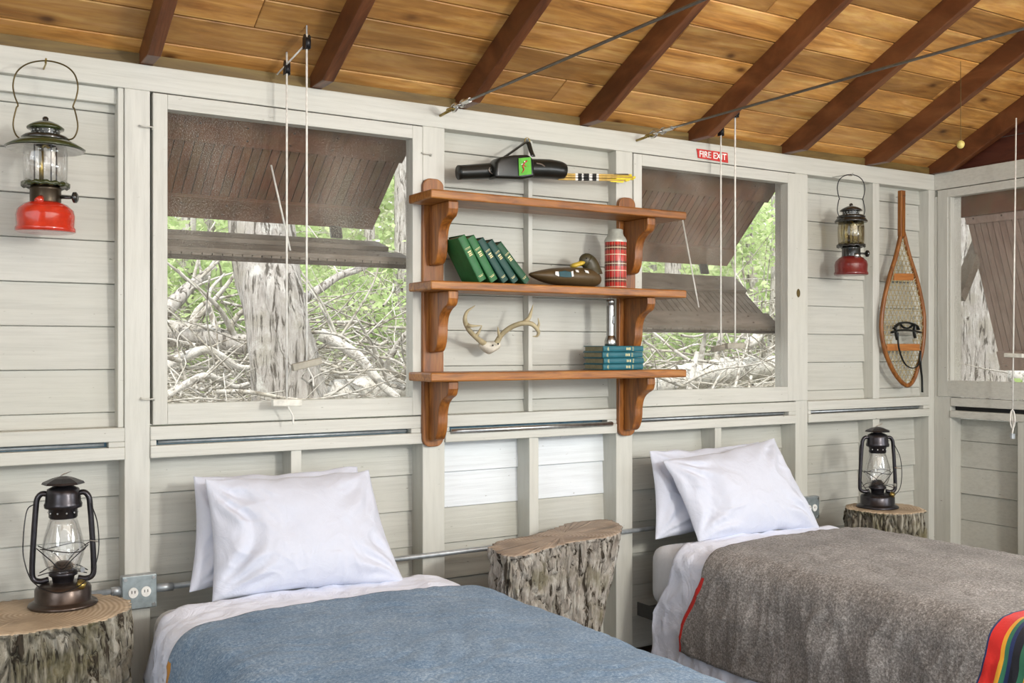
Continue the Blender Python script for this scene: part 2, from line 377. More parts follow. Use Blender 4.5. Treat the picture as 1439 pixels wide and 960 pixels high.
M_LEAF2 = leafmat('pale_leaves', (.62, .68, .46), (.86, .86, .76))
M_KNOT = plain('knot_hole', (.10, .07, .02), .9)
M_SIGN = plain('red_sign', (.55, .03, .025), .5)
M_OUT = plain('outlet_plate', (.36, .42, .44), .4, .6)
M_YBULB = plain('yellowed_ball', (.62, .52, .16), .4)

# ------------------------------------------------------------------ room shell
WR = 4.806                       # inner face of the right-hand wall's posts
def struct(o): o['kind'] = 'structure'; return o
ZT = 2.288                       # top of the wall plate
SL = .5                          # roof pitch
def zc(y): return ZT + .055 + SL*(-y)        # underside of the ceiling boards
bm = new()
for i in range(40):
    x = -1.6 + i*.17
    if x > WR+.1: break
    box(bm, x, x+.167, -5.2, .14, -.04, 0)
struct(finish(bm, 'floor', M_FLOOR))
# siding boards, behind the studs
def siding(bm, x0, x1, z0, z1, y, off=.013, pitch=.141, zlist=None, mi=0, swap=False):
    z = math.floor((z0-off)/pitch)*pitch+off
    while z < z1:
        a, b = max(z, z0), min(z+pitch-.0013, z1)
        if b-a > .012:
            j = random.uniform(-.003, .003); r = random.random()
            m_ = mi
            if zlist and any(q0 < (a+b)/2 < q1 for q0, q1 in zlist): m_ = 1
            # each board leans out a little at its foot, leaving a shadow line at the lap
            M = Matrix.Identity(4)
            tl = .009
            if not swap:
                v = [(x0, y+j, a), (x1, y+j, a), (x1, y+j+tl, b), (x0, y+j+tl, b), (x0, y+j+.022, a), (x1, y+j+.022, a), (x1, y+j+.022+tl, b), (x0, y+j+.022+tl, b)]
            else:
                v = [(y+j, x0, a), (y+j, x1, a), (y+j+tl, x1, b), (y+j+tl, x0, b), (y+j+.022, x0, a), (y+j+.022, x1, a), (y+j+.022+tl, x1, b), (y+j+.022+tl, x0, b)]
            v = [bm.verts.new(p) for p in v]
            fs = [bm.faces.new([v[i] for i in q]) for q in ((0,1,2,3),(5,4,7,6),(0,4,5,1),(3,2,6,7),(0,3,7,4),(1,5,6,2))]
            for f in fs: f.material_index = m_
            setrnd(bm, fs, r)
        z += pitch
LED0, LED1, LED2, LED3 = .987, 1.028, 1.046, 1.092   # lower rail bottom/top, slot, upper rail top
YU, YL = .056, .088
xL = -1.6
b1 = (XP(175), XP(211)); b2 = (XP(594), XP(625)); b3 = (XP(866), XP(889)); b4 = (XP(1118), XP(1135)); b5 = (XP(1306), WR)
bm = new()
siding(bm, xL, b1[0]-.0, LED3, ZT-.08, YU)
siding(bm, b2[1]-.02, b3[0]+.02, LED3, ZT-.08, YU)
siding(bm, b4[1]-.02, WR+.05, LED3, ZT-.08, YU)
siding(bm, xL, b2[0]+.02, .0, LED0, YL)
siding(bm, b2[1]-.02, b3[0]+.02, .0, LED0, YL, zlist=[(.72, .99)])
siding(bm, b3[0]+.02, WR+.07, .0, LED0, YL)
box(bm, xL, WR+.1, YL+.045, YL+.06, 0, LED0)
box(bm, xL, b1[0], YU+.045, YU+.06, LED0, ZT); box(bm, b2[0]+.03, b3[1]-.03, YU+.045, YU+.06, LED0, ZT); box(bm, b4[0]+.02, WR+.1, YU+.045, YU+.06, LED0, ZT)
wall = struct(finish(bm, 'wall_back', [M_WALL, M_WHITER], bevel=.002, seg=1))
def wpart(name, x0, x1, y0, y1, z0, z1, m=M_TRIM, parent=wall, bev=.003):
    b = new(); box(b, x0, x1, y0, y1, z0, z1); return finish(b, name, m, parent, bevel=bev)
wpart('wall_plate', xL, WR+.09, 0, .13, ZT-.085, ZT)
wpart('wall_plate_strip', xL, XP(168), .028, .056, ZT-.135, ZT-.085)
for i, (a, b) in enumerate((b1, b2, b3, b4, (WR-.045, WR+.05))):
    wpart('post', a, b, 0, YL+.02, 0, ZT-.085, M_TRIMV)
wpart('post', WR-.0, WR+.09, -.1, .0, 0, ZT-.12, M_TRIMV)
# narrow studs
wpart('stud', XP(166), XP(174.5), .006, YU+.01, LED3, ZT-.085, M_TRIMV)
wpart('stud', XP(743, .02), XP(749, .02), .022, YU+.01, LED3, ZT-.085, M_TRIMV)
wpart('stud', XP(1227), XP(1236), 0, YU+.01, LED3, ZT-.085, M_TRIMV)
for a, b in ((409, 424), (744, 757), (1005, 1014), (1227, 1236)): wpart('stud', XP(a), XP(b), 0, YL+.015, 0, LED0, M_TRIMV)
# rails with a slot between them
segs = [(xL, b1[0]), (b1[1]+.0, b2[0]), (b2[1], b3[0]), (b3[1], b4[0]), (b4[1], WR-.045)]
for i, (a, b) in enumerate(segs):
    wpart('rail', a, b, -.008, YL+.01, LED0, LED1)
    wpart('rail', a, b, -.004, YU+.01, LED2, LED3)
    e = .05
    wpart('rail_block', a, a+e*.4, -.004, .05, LED1, LED2); wpart('rail_block', b-e, b, -.004, .05, LED1, LED2)
    b_ = new(); box(b_, a+.0, b-.0, .035, .05, LED1, LED2)
    finish(b_, 'slot_strip', M_BLUESTEEL if i in (0, 1, 2) else M_BLACKM, wall)
    if i != 2:
        b_ = new(); tube(b_, [(a+.03, .022, (LED1+LED2)/2), (b-.06, .022, (LED1+LED2)/2)], .0055, 8)
        finish(b_, 'slot_rod', M_GALV, wall, smooth=True)
bm = new()
for z in range(16): box(bm, xL-.03, xL, -5.2, .1, z*.141, z*.141+.1395)
struct(finish(bm, 'wall_left', M_WALL, bevel=.002, seg=1))
# right-hand wall: window 3 from y=-.075 towards the camera
bm = new()
siding(bm, -5.2, -.09, 0, .975, WR+.085, swap=True)
siding(bm, -5.2, -1.15, 1.09, ZT-.08, WR+.05, swap=True)
box(bm, WR+.125, WR+.14, -5.2, 0, 0, .97)
wr_ = struct(finish(bm, 'wall_right', M_WALL, bevel=.002, seg=1))
def rpart(name, y0, y1, x0, x1, z0, z1, m=M_TRIM): return wpart(name, x0, x1, y0, y1, z0, z1, m, wr_)
rpart('wall_plate', -5.2, -.0, WR, WR+.09, ZT-.085, ZT+.005)
rpart('rail', -5.2, -.1, WR-.008, WR+.09, .985, 1.022); rpart('rail', -5.2, -.1, WR-.004, WR+.05, 1.045, 1.09)
b_ = new(); box(b_, WR+.04, WR+.05, -5.2, -.1, 1.02, 1.047); finish(b_, 'slot_strip', M_BLACKM, wr_)
rpart('stud', -.53, -.475, WR, WR+.09, 0, .985, M_TRIMV)
for y in (-1.15, -2.3, -3.4, -4.5): rpart('stud', y-.05, y, WR, WR+.09, 0, ZT-.085, M_TRIMV)
# gable boards above the right-hand plate
bm = new(); z = ZT+.005
while z < 3.65:
    z1 = z+.138; ylow = -((z1-ZT-.055)/SL)
    box(bm, WR+.05, WR+.075, -5.2, min(0, ylow+.12), z, z1); z = z1+.004
finish(bm, 'gable_boards', wood('gable_boards', (.06, .015, .008), (.12, .03, .014), (.17, .05, .025), (2, 2, 12), 2, .5), wr_, bevel=.002, seg=1)
# ceiling boards, running along x, laid up the slope
bm = new(); u = Vector((0, -1, SL)).normalized(); nrm = Vector((0, SL, 1)).normalized()
s = -.36; k = 0
while s < 3.0:
    wdt = .128
    x = xL + random.uniform(-.8, 0)
    while x < WR+.2:
        ln = random.uniform(1.6, 3.2); x1 = min(x+ln, WR+.2)
        a = Vector((x, 0, ZT+.055)) + u*s
        M = Matrix(((1, u.x, nrm.x, a.x), (0, u.y, nrm.y, a.y), (0, u.z, nrm.z, a.z), (0, 0, 0, 1)))
        box(bm, 0, x1-x-.002, 0, wdt, 0, .02, M=M); x = x1
    s += wdt+.0055
ceil = struct(finish(bm, 'ceiling', M_CEIL, bevel=.0025, seg=1))
s0 = Vector((0, 0, 0))
bm = new()   # outer slope of the roof, down behind the camera, keeps the room under cover
a = Vector((xL, 0, ZT+.055)) + u*3.0
vs = [bm.verts.new(p) for p in ((xL, a.y, a.z), (WR+.2, a.y, a.z), (WR+.2, a.y-2.2, a.z-1.1), (xL, a.y-2.2, a.z-1.1))]
setrnd(bm, [bm.faces.new(vs)], .5); finish(bm, 'front_roof_slope', M_CEIL, ceil, solid=.02)
bm = new()   # roofing above the boards
a0 = Vector((0, 0, ZT+.055)) - u*.36 + nrm*.03; a1 = Vector((0, 0, ZT+.055)) + u*3.02 + nrm*.03
vs = [bm.verts.new(p) for p in ((xL, a0.y, a0.z), (WR+.25, a0.y, a0.z), (WR+.25, a1.y, a1.z), (xL, a1.y, a1.z))]
setrnd(bm, [bm.faces.new(vs)], .1); finish(bm, 'roofing', M_BLACKM, ceil, solid=.012)
RD = .098
for i, x in enumerate([.128, .722, 1.312, 1.905, 2.50, 3.10, 3.69, 4.285, 4.80]):
    bm = new(); a = Vector((x, .12, zc(.12))); b = Vector((x, -2.7, zc(-2.7))); o_ = -nrm*RD/2
    bar(bm, a+o_, b+o_, .042, RD, up=nrm)
    # cut the seat flat on the plate
    bmesh.ops.bisect_plane(bm, geom=bm.verts[:]+bm.edges[:]+bm.faces[:], plane_co=(0, 0, ZT+.002), plane_no=(0, 0, -1), clear_outer=True)
    bmesh.ops.holes_fill(bm, edges=bm.edges)
    setrnd(bm, bm.faces[:])
    finish(bm, 'rafter', M_RAFT, ceil, bevel=.003)
bm = new(); box(bm, xL, WR+.05, .012, .03, ZT, zc(.03)-.002); finish(bm, 'frieze_board', M_FRIEZE, ceil)

# ------------------------------------------------------------------ windows
def window(n, x0, x1, z0, z1, ox0, ox1, oz0, oz1, kind='back'):
    """sash frame ox/oz with opening x/z, wire screen outside it"""
    w_ = bpy.data.objects.new('window_%d' % n, None); COL.objects.link(w_); struct(w_)
    y0, y1 = -.006, .042
    def bx_(name, a, b, c, d, e, f, m=M_TRIM):
        b_ = new()
        if kind == 'back': box(b_, a, b, c, d, e, f)
        else: box(b_, WR+c, WR+d, -b, -a, e, f)
        return finish(b_, name, m, w_, bevel=.002)
    bx_('sash_stile', ox0, x0, y0, y1, oz0, oz1, M_TRIMV); bx_('sash_stile', x1, ox1, y0, y1, oz0, oz1, M_TRIMV)
    bx_('sash_rail', x0, x1, y0, y1, oz0, z0); bx_('sash_rail', x0, x1, y0, y1, z1, oz1)
    t = .02
    g = .022
    for a, b, e, f in ((x0-t-g, x0-g, z0-g, z1+g), (x1+g, x1+t+g, z0-g, z1+g), (x0-t-g, x1+t+g, z1+g, z1+t+g), (x0-t-g, x1+t+g, z0-t-g, z0-g)):
        bx_('outer_casing', a, b, y1, .10, e, f, M_TRIMV)
    b_ = new()
    if kind == 'back': vs = [(x0, .03, z0), (x1, .03, z0), (x1, .03, z1), (x0, .03, z1)]
    else: vs = [(WR+.03, -x0, z0), (WR+.03, -x1, z0), (WR+.03, -x1, z1), (WR+.03, -x0, z1)]
    b_.faces.new([b_.verts.new(v) for v in vs]); finish(b_, 'insect_screen', M_SCREEN, w_)
    return w_
WZ0, WZ1 = P(235, 567.5, Y=0).z, P(235, 154, Y=0).z
wx = (XP(235), XP(579)); wo = (XP(214.5), XP(593))
window(1, wx[0], wx[1], WZ0, WZ1, wo[0], wo[1], LED3+.005, ZT-.09)
w2x = (XP(901), XP(1106)); w2o = (XP(889.5), XP(1134))
window(2, w2x[0], w2x[1], WZ0, WZ1, w2o[0], w2o[1]-.0, LED3+.005, ZT-.09)
window(3, .085, 1.05, P(1331, 534.6, X=WR).z, P(1329, 278, X=WR).z, .025, 1.11, 1.095, ZT-.09, kind='right')

# ------------------------------------------------------------------ folding shutters outside
def panel(root, name, a, b, x0, x1, m, grooves=True, axis='x', th=.022, face=1):
    """board panel between hinge line a and free edge b (2D: out, z), spanning x0..x1; rails and grooves on its room side"""
    A = Vector((0, a[0], a[1])); B = Vector((0, b[0], b[1])); d = B-A; L_ = d.length; d.normalize()
    n_ = Vector((0, d.z, -d.y))*face      # side that faces the room
    def T(x, s, h):
        p = A + d*s + n_*h
        return Vector((x, p.y, p.z)) if axis == 'x' else Vector((WR+p.y, -x, p.z))
    bm_ = new()
    def bx(xa, xb, sa, sb, ha, hb, mi=0):
        v = [bm_.verts.new(T(x, s, h)) for x in (xa, xb) for s in (sa, sb) for h in (ha, hb)]
        fs = [bm_.faces.new([v[i] for i in q]) for q in ((0,1,3,2),(4,6,7,5),(0,4,5,1),(2,3,7,6),(0,2,6,4),(1,5,7,3))]
        for f in fs: f.material_index = mi
        setrnd(bm_, fs)
    x = x0
    while x < x1-.001:
        xe = min(x+.036, x1); bx(x, xe-.004, 0, L_, -th, 0); x = xe
    bx(x0, x1, 0, L_, -th-.004, -.008, 1)
    bm2 = bm_
    o = finish(bm_, name, [m, M_GROOVE], root)
    for sa, sb in ((0, .12), (L_-.11, L_)):
        bm_ = new(); bx(x0, x1, sa, sb, 0, .018); bx_o = finish(bm_, 'batten', m, root, bevel=.002)
    bm_ = new()
    for s in (.03, .09, L_-.08, L_-.03):
        xx = x0+.05
        while xx < x1:
            p = T(xx + random.uniform(-.01, .01), s, .0185); q = T(xx, s, .0200)
            tube(bm_, [p, p+(q-T(xx, s, .0185))], .0045, 6); xx += .17
            finish(bm_, 'nail_head', M_GROOVE, o); bm_ = new()
    bm_.free()
def bifold(x0, x1, mid, low, label, m2):
    r = thing('folding_shutter', label, 'shutter')
    panel(r, 'upper_panel', (.15, 2.185), mid, x0, x1, M_SHUT)
    panel(r, 'lower_panel', (mid[0]-.06, mid[1]-.085), low, x0, x1, m2)
    b = new(); bar(b, (x1-.17, mid[0]-.01, mid[1]-.0), (x1-.17, mid[0]-.03, mid[1]-.06), .05, .012, up=Vector((0, 1, 0))); finish(b, 'hinge', M_BLACKM, r)
    b = new(); box(b, x0-.02, x1+.03, .128, .165, 2.185, 2.235); finish(b, 'header_board', M_SHUT, r, bevel=.003)
    return r
bifold(wx[0]-.06, 1.76, (.54, 1.872), (.15, 1.69), 'brown folding shutter hanging outside the left window, above the big tree', M_SHUTG)
bifold(w2x[0]-.06, 3.79, (.53, 1.80), (.15, 1.445), 'brown folding shutter hanging outside the window right of the shelves', M_SHUTG)
r = thing('side_shutter', 'brown grooved shutter propped open outside the side wall window at the far right', 'shutter')
panel(r, 'board_panel', (.15, 2.14), (.50, 1.235), .07, 1.1, M_SHUTR, axis='y')
b = new(); box(b, WR+.128, WR+.165, -1.12, -.02, 2.06, 2.19); finish(b, 'header_board', M_SHUT, r, bevel=.003)
b = new(); bar(b, (WR+.13, -.05, 1.62), (WR+.34, -.05, 1.96), .05, .07, up=Vector((0, 1, 0))); finish(b, 'prop_brace', M_SHUTG, r, bevel=.003)

# ------------------------------------------------------------------ wall shelf
SZ = (1.928, 1.597, 1.262); TH = .033; SX0, SX1 = 1.664, 2.872; SYF, SYB = -.214, -.024
sh = thing('wall_shelf', 'varnished three-tier wooden wall shelf with scrolled brackets between the two windows', 'shelf', (SX0, 0, .975))
o3 = Vector((SX0, 0, .975))
for z in SZ:
    b = new(); box(b, 0, SX1-SX0, SYF, SYB, z-TH-o3.z, z-o3.z); finish(b, 'shelf_board', M_SHELF, sh, bevel=.006, seg=3)
def roundrect(w_, z0, z1, r, n=6):
    pts = []
    for cx, cz, a0 in ((w_/2-r, z1-r, 0), (-w_/2+r, z1-r, PI/2), (-w_/2+r, z0+r, PI), (w_/2-r, z0+r, 1.5*PI)):
        for i in range(n+1): a = a0+PI/2*i/n; pts.append((cx+r*math.cos(a), cz+r*math.sin(a)))
    return pts
for xc in (1.771, 2.704):
    b = new(); prism(b, roundrect(.088, .975-o3.z, 2.0-o3.z, .032), .022, 'y', (xc-o3.x, -.012, 0)); finish(b, 'upright', M_UPR, sh, bevel=.003)
    for z in SZ:
        zt = z-TH
        pr = crom([(0, -.028), (-.012, -.052), (-.045, -.068), (-.070, -.090), (-.082, -.125), (-.085, -.165), (-.095, -.20), (-.112, -.222), (-.135, -.228)], 5)
        pr = [(SYF+.028+.0+(-p.x), p.y) for p in [Vector((q[0], q[1], 0)) for q in pr]]
        pts = [(-.024, 0), (SYF+.028, 0)] + pr + [(-.024, -.228)]
        b = new(); prism(b, pts, .042, 'x', (xc-o3.x, 0, zt-o3.z)); finish(b, 'bracket', M_UPR, sh, bevel=.004, seg=2)

# ------------------------------------------------------------------ books
def book(root, w_, d, h, cover, band=True, spine_dir=-1):
    """w_ thickness along x, d depth (spine at y=0 facing -y, pages towards +y), h height along z"""
    t = .003
    b = new(); box(b, 0, t, 0, d, 0, h); box(b, w_-t, w_, 0, d, 0, h)
    n = 8; pts = [(w_/2-w_/2*math.cos(PI*i/n), -.005*math.sin(PI*i/n)) for i in range(n+1)]
    prism(b, pts + [(w_-.0005, t), (.0005, t)], h, 'z', (0, 0, h/2))
    for z0, z1, wd in ((.735, .742, .7), (.715, .719, .7), (.64, .665, .45), (.60, .62, .4), (.565, .585, .45), (.12, .125, .7), (.095, .105, .5)):
        prism(b, [(w_/2-wd*w_/2, -.0056), (w_/2+wd*w_/2, -.0056), (w_/2+wd*w_/2, -.0040), (w_/2-wd*w_/2, -.0040)], (z1-z0)*h, 'z', (0, 0, (z0+z1)/2*h), mi=1)
    o = finish(b, 'cover', [cover, M_GILT], root)
    b = new(); box(b, t, w_-t, .004, d-.006, .004, h-.004); finish(b, 'pages', M_PAGE, root)
ys = -.175
bk = [(672, 683, 643, 336, M_BOOKG2, 'leftmost leaning green book on the middle shelf, its plain cover showing'),
      (689, 699, 656, 337, M_BOOKG2, 'second leaning book from the left on the middle shelf, bright green spine'),
      (704, 714, 669, 340, M_BOOKD, 'third of five leaning books on the middle shelf, dark teal green spine'),
      (719, 728, 682, 343, M_BOOKD, 'fourth of five leaning books on the middle shelf, dark green spine'),
      (733, 744, 694, 347, M_BOOKG, 'rightmost leaning green book, lying lowest, nearest the duck decoy')]
for i, (xa, xb, xt, yt, m, lb) in enumerate(bk):
    A = P(xb, 397, Y=ys); A.z = SZ[1]; T_ = P(xt+10, yt, Y=ys)
    v = Vector((T_.x-A.x, 0, T_.z-A.z)); ang = math.atan2(-v.x, v.z)
    h = v.length; w_ = .034 if i < 2 else .030
    r = thing('green_book', lb, 'book', (A.x, ys, SZ[1]+.0), 0, 'green books on the middle shelf')
    r.rotation_euler = (0, -ang, 0)
    r.location = (A.x - w_*math.cos(ang), ys, SZ[1] + 0)
    r.location.z = SZ[1]+.0005
    # pivot: right lower corner must touch the shelf -> lower-left corner is lifted? rotate about lower-left
    book(r, w_, .125, h, m)
    r.location = (A.x - w_*math.cos(ang), ys, SZ[1]+.001 - min(0, -w_*0) )
    r.location.z += 0
for i, (dx, lb) in enumerate(((0, 'teal book at the bottom of the stack on the lowest shelf'), (.003, 'teal book second from the bottom of the stack on the lowest shelf'),
                              (-.003, 'teal book third from the bottom of the stack on the lowest shelf'), (.001, 'teal book on top of the stack, carrying the standing torch'))):
    xa = XP(845, -.16)
    r = thing('teal_book', lb, 'book', (xa+dx, -.17, SZ[2]+.001+i*.0247), 0, 'teal books stacked on the lowest shelf')
    r.rotation_euler = (0, PI/2, 0); r.location.z += .0240
    book(r, .0240, .135, .205, M_BOOKT)
# ------------------------------------------------------------------ duck decoy (faces left, turned along the shelf)
dk = thing('duck_decoy', 'carved wooden duck decoy with dark head and yellow bill on the middle shelf', 'duck decoy', (XP(797, -.10), -.10, SZ[1]+.001))
secs = [(-.185, .046, .010, .005), (-.15, .044, .030, .016), (-.10, .042, .050, .030), (-.04, .042, .064, .037), (.03, .042, .068, .040), (.09, .042, .062, .042), (.13, .040, .048, .036), (.155, .036, .026, .022), (.165, .034, .008, .006)]
def loft(bm, secs, n=24, zmin=None):
    rs = []
    for (x, z, ry, rz) in secs:
        ring = []
        for j in range(n):
            a = 2*PI*j/n; zz = z+rz*math.sin(a)
            if zmin is not None: zz = max(zz, zmin)
            ring.append(bm.verts.new((x, ry*math.cos(a), zz)))
        rs.append(ring)
    for a, b in zip(rs, rs[1:]):
        for j in range(n): bm.faces.new((a[j], a[(j+1) % n], b[(j+1) % n], b[j]))
    bm.faces.new(rs[0]); bm.faces.new(rs[-1])
b = new(); loft(b, secs, zmin=0.0); finish(b, 'body', M_DUCK, dk, smooth=True, sub=1)
b = new(); tube(b, crom([(.125, 0, .055), (.120, 0, .085), (.110, 0, .105), (.095, 0, .118)], 5), [.044, .036, .032, .028], 16); ball(b, (.098, 0, .113), .031, (1.15, .85, .98)); finish(b, 'head', M_DUCKH, dk, smooth=True)
b = new(); tube(b, [(.080, 0, .106), (.060, 0, .098), (.035, 0, .090), (.022, 0, .088)], [.019, .018, .019, .013], 12, flat=.55); finish(b, 'bill', M_BILL, dk, smooth=True)
b = new()
for s in (-1, 1): ball(b, (.080, s*.024, .120), .0035, (1, 1, 1), 8, 6)
finish(b, 'eye', M_BLACK, dk, smooth=True)
def surf_patch(bm, pts, lift=.0015):
    # patch laid on the camera-side flank: x,z given, y found from the body's sections
    vs = []
    for x, z in pts:
        for s0_, s1_ in zip(secs, secs[1:]):
            if s0_[0] <= x <= s1_[0]:
                t = (x-s0_[0])/(s1_[0]-s0_[0]); c, ry, rz = (s0_[i]+(s1_[i]-s0_[i])*t for i in (1, 2, 3)); break
        q = max(-1, min(1, (z-c)/rz)); vs.append(bm.verts.new((x, -ry*math.sqrt(1-q*q)-lift, z+lift*q)))
    bm.faces.new(vs)
b = new()
surf_patch(b, [(-.075, .038), (-.05, .036), (-.025, .037), (-.025, .056), (-.05, .060), (-.075, .056)], .003); finish(b, 'wing_patch', M_TEAL, dk, solid=.002)
b = new()
for q in ([(-.095, .044), (-.078, .038), (-.078, .056), (-.090, .056)], [(-.023, .038), (-.015, .040), (-.013, .060), (-.023, .058)], [(.0, .058), (.012, .056), (.014, .064), (.002, .066)], [(.045, .058), (.062, .054), (.062, .063), (.047, .067)]): surf_patch(b, q, .003)
finish(b, 'wing_bars', M_WHITE, dk, solid=.002)
# ------------------------------------------------------------------ plaid flask
m, nt, bb = mat('red_plaid'); tc = N(nt, 'ShaderNodeTexCoord'); sx = N(nt, 'ShaderNodeSeparateXYZ'); L(nt, tc.outputs['Object'], sx.inputs[0])
an = N(nt, 'ShaderNodeMath', operation='ARCTAN2'); L(nt, sx.outputs[1], an.inputs[0]); L(nt, sx.outputs[0], an.inputs[1])
def stripe(src, mul, bands):
    q = N(nt, 'ShaderNodeMath', operation='MULTIPLY_ADD'); L(nt, src, q.inputs[0]); q.inputs[1].default_value = mul; q.inputs[2].default_value = 40.1
    fr = N(nt, 'ShaderNodeMath', operation='FRACT'); L(nt, q.outputs[0], fr.inputs[0])
    r = nt.nodes.new('ShaderNodeValToRGB'); r.color_ramp.interpolation = 'CONSTANT'; e = r.color_ramp.elements
    while len(e) < len(bands): e.new(.5)
    for el, (p, v) in zip(e, bands): el.position = p; el.color = (v, v, v, 1)
    L(nt, fr.outputs[0], r.inputs[0]); return r.outputs[0]
c = (.46, .02, .015)
c = mix(nt, stripe(sx.outputs[2], 15, [(0, 0), (.5, .7), (.82, 0)]), c, (.02, .03, .02))
c = mix(nt, stripe(an.outputs[0], 6/PI, [(0, 0), (.55, .55), (.85, 0)]), c, (.02, .03, .02))
c = mix(nt, stripe(sx.outputs[2], 15, [(0, 0), (.20, .8), (.25, 0), (.64, .8), (.68, 0)]), c, (.75, .70, .5))
c = mix(nt, stripe(an.outputs[0], 6/PI, [(0, 0), (.25, .6), (.29, 0), (.68, .6), (.72, 0)]), c, (.75, .68, .45))
L(nt, c, bb.inputs['Base Color']); bb.inputs['Roughness'].default_value = .3; M_PLAID = m
th = thing('vacuum_flask', 'tall red plaid vacuum flask with grey cup, beside the duck decoy', 'flask', (XP(865, -.105), -.105, SZ[1]+.001))
b = new(); lathe(b, [(0, 0), (.043, 0), (.0455, .004), (.0455, .196), (.044, .199)], 48); finish(b, 'body', M_PLAID, th, smooth=True)
b = new(); lathe(b, [(.0465, .194), (.0465, .202), (.041, .214), (.034, .222), (.0335, .226), (.0315, .227), (.031, .246), (.028, .249), (0, .249)], 40); finish(b, 'cup', plain('grey_cup', (.50, .52, .46), .4, .3), th, smooth=True)
# ------------------------------------------------------------------ torch
fl = thing('flashlight', 'chrome torch standing upright on the teal books', 'torch', (XP(858, -.10), -.10, SZ[2]+.001+4*.0247))
b = new(); lathe(b, [(0, 0), (.024, 0), (.0255, .004), (.0255, .020), (.019, .038), (.017, .042)], 32); finish(b, 'lamp_head', M_CHROME, fl, smooth=True)
b = new(); lathe(b, [(.017, .042)] + [(.0165+.0008*(i % 2), .044+.0075*i) for i in range(17)] + [(.0155, .172), (.0175, .173), (.0175, .188), (.015, .192), (0, .192)], 32); finish(b, 'barrel', plain('ribbed_torch_metal', (.33, .33, .32), .32, 1), fl, smooth=True)
b = new(); box(b, -.004, .006, -.0205, -.014, .09, .125); finish(b, 'switch', M_BLACK, fl, bevel=.002)
b = new(); tube(b, [(0.004*math.cos(a)*2, 0, .196+.008*math.sin(a)) for a in [2*PI*i/14 for i in range(14)]], .0012, 6, closed=True); finish(b, 'hanging_ring', M_STEEL, fl)
# ------------------------------------------------------------------ antlers
an_ = thing('deer_antlers', 'small pale deer antlers on a skull plate hanging below the middle shelf', 'antlers')
def C2(x, y, Y): return P(560+x/3.426, 380+y/3.426, Y=Y)
b = new(); tube(b, crom([C2(412, 352, -.03), C2(375, 325, -.06), C2(338, 285, -.10), C2(320, 240, -.13), C2(330, 200, -.13), C2(368, 170, -.12)], 6), [.012, .010, .0095, .0085, .006, .0015], 10)
tube(b, crom([C2(368, 322, -.06), C2(385, 300, -.075), C2(402, 266, -.09)], 5), [.0085, .006, .0015], 8)
tube(b, crom([C2(330, 262, -.115), C2(350, 268, -.14), C2(400, 266, -.15)], 5), [.009, .006, .0015], 8)
finish(b, 'antler', M_BONE, an_, smooth=True)
b = new(); tube(b, crom([C2(470, 352, -.03), C2(495, 312, -.05), C2(535, 278, -.08), C2(590, 256, -.12), C2(640, 258, -.14), C2(672, 290, -.14), C2(668, 315, -.13), C2(646, 318, -.12)], 6), [.012, .010, .010, .010, .0095, .008, .005, .0015], 10)
tube(b, crom([C2(600, 256, -.12), C2(628, 230, -.13), C2(640, 195, -.13), C2(648, 165, -.125)], 5), [.010, .008, .005, .0015], 8)
tube(b, crom([C2(668, 280, -.14), C2(676, 258, -.14), C2(672, 230, -.14)], 5), [.007, .005, .0015], 8)
tube(b, crom([C2(488, 325, -.045), C2(482, 300, -.06), C2(478, 272, -.07)], 5), [.008, .006, .0015], 8)
finish(b, 'antler', M_BONE, an_, smooth=True)
b = new(); c = C2(438, 364, -.02)
ball(b, c, .042, (1.15, .75, .60), 24, 14)
for v in b.verts:
    v.co += Vector((0, 0, -.006*math.cos((v.co.x-c.x)*60)))+Vector(noise.noise_vector(v.co*40))*.004
finish(b, 'skull_plate', M_SKULL, an_, smooth=True)
b = new()
for sx_ in (-.002, .004): ball(b, c+Vector((sx_*4, -.040, .004+sx_)), .004, (1, .6, 1), 8, 6)
finish(b, 'screw', M_BLACKM, an_, smooth=True)
# ------------------------------------------------------------------ quiver and arrows
def C1(x, y, Y): return P(560+x/3.426, 180+y/3.426, Y=Y)
qv = thing('quiver', 'black leather arrow quiver with green patch hanging above the wall shelf', 'quiver')
def ribbon_tube(bm, pts, rads, flat, n=20): tube(bm, pts, rads, n, flat=flat)
b = new()
tube(b, crom([C1(288, 214, -.05), C1(345, 212, -.052), (C1(470, 205, -.055)), C1(560, 200, -.058), C1(640, 196, -.058), C1(720, 198, -.056), C1(770, 204, -.054), C1(790, 208, -.052)], 5),
     [.028, .029, .032, .037, .039, .040, .038, .034], 20)
finish(b, 'tube_body', M_LEATHER, qv, smooth=True)
b = new(); pr = [C1(x, y, -.116) for x, y in ((468, 240), (472, 165), (490, 138), (560, 128), (630, 126), (655, 150), (660, 235), (600, 245))]
vs = [b.verts.new(p) for p in pr]; f = b.faces.new(vs); r_ = bmesh.ops.extrude_face_region(b, geom=[f])
for v in [g for g in r_['geom'] if isinstance(g, bmesh.types.BMVert)]: v.co.y += .07
finish(b, 'pouch', M_LEATHER, qv, bevel=.012, seg=4, smooth=True)
b = new(); pr = [C1(x, y, -.119) for x, y in ((578, 146), (636, 140), (640, 222), (580, 230))]
vs = [b.verts.new(p) for p in pr]; b.faces.new(vs); finish(b, 'patch', M_PATCH, qv, solid=.003)
b = new(); tube(b, crom([C1(x, y, -.123) for x, y in ((618, 158), (606, 168), (600, 185), (604, 200), (594, 216))], 5), [.0035, .003, .0025, .0025, .001], 8)
tube(b, crom([C1(x, y, -.123) for x, y in ((596, 188), (604, 178), (616, 186))], 4), [.002, .002, .001], 8); finish(b, 'patch_emblem', M_PATCHR, qv, smooth=True)
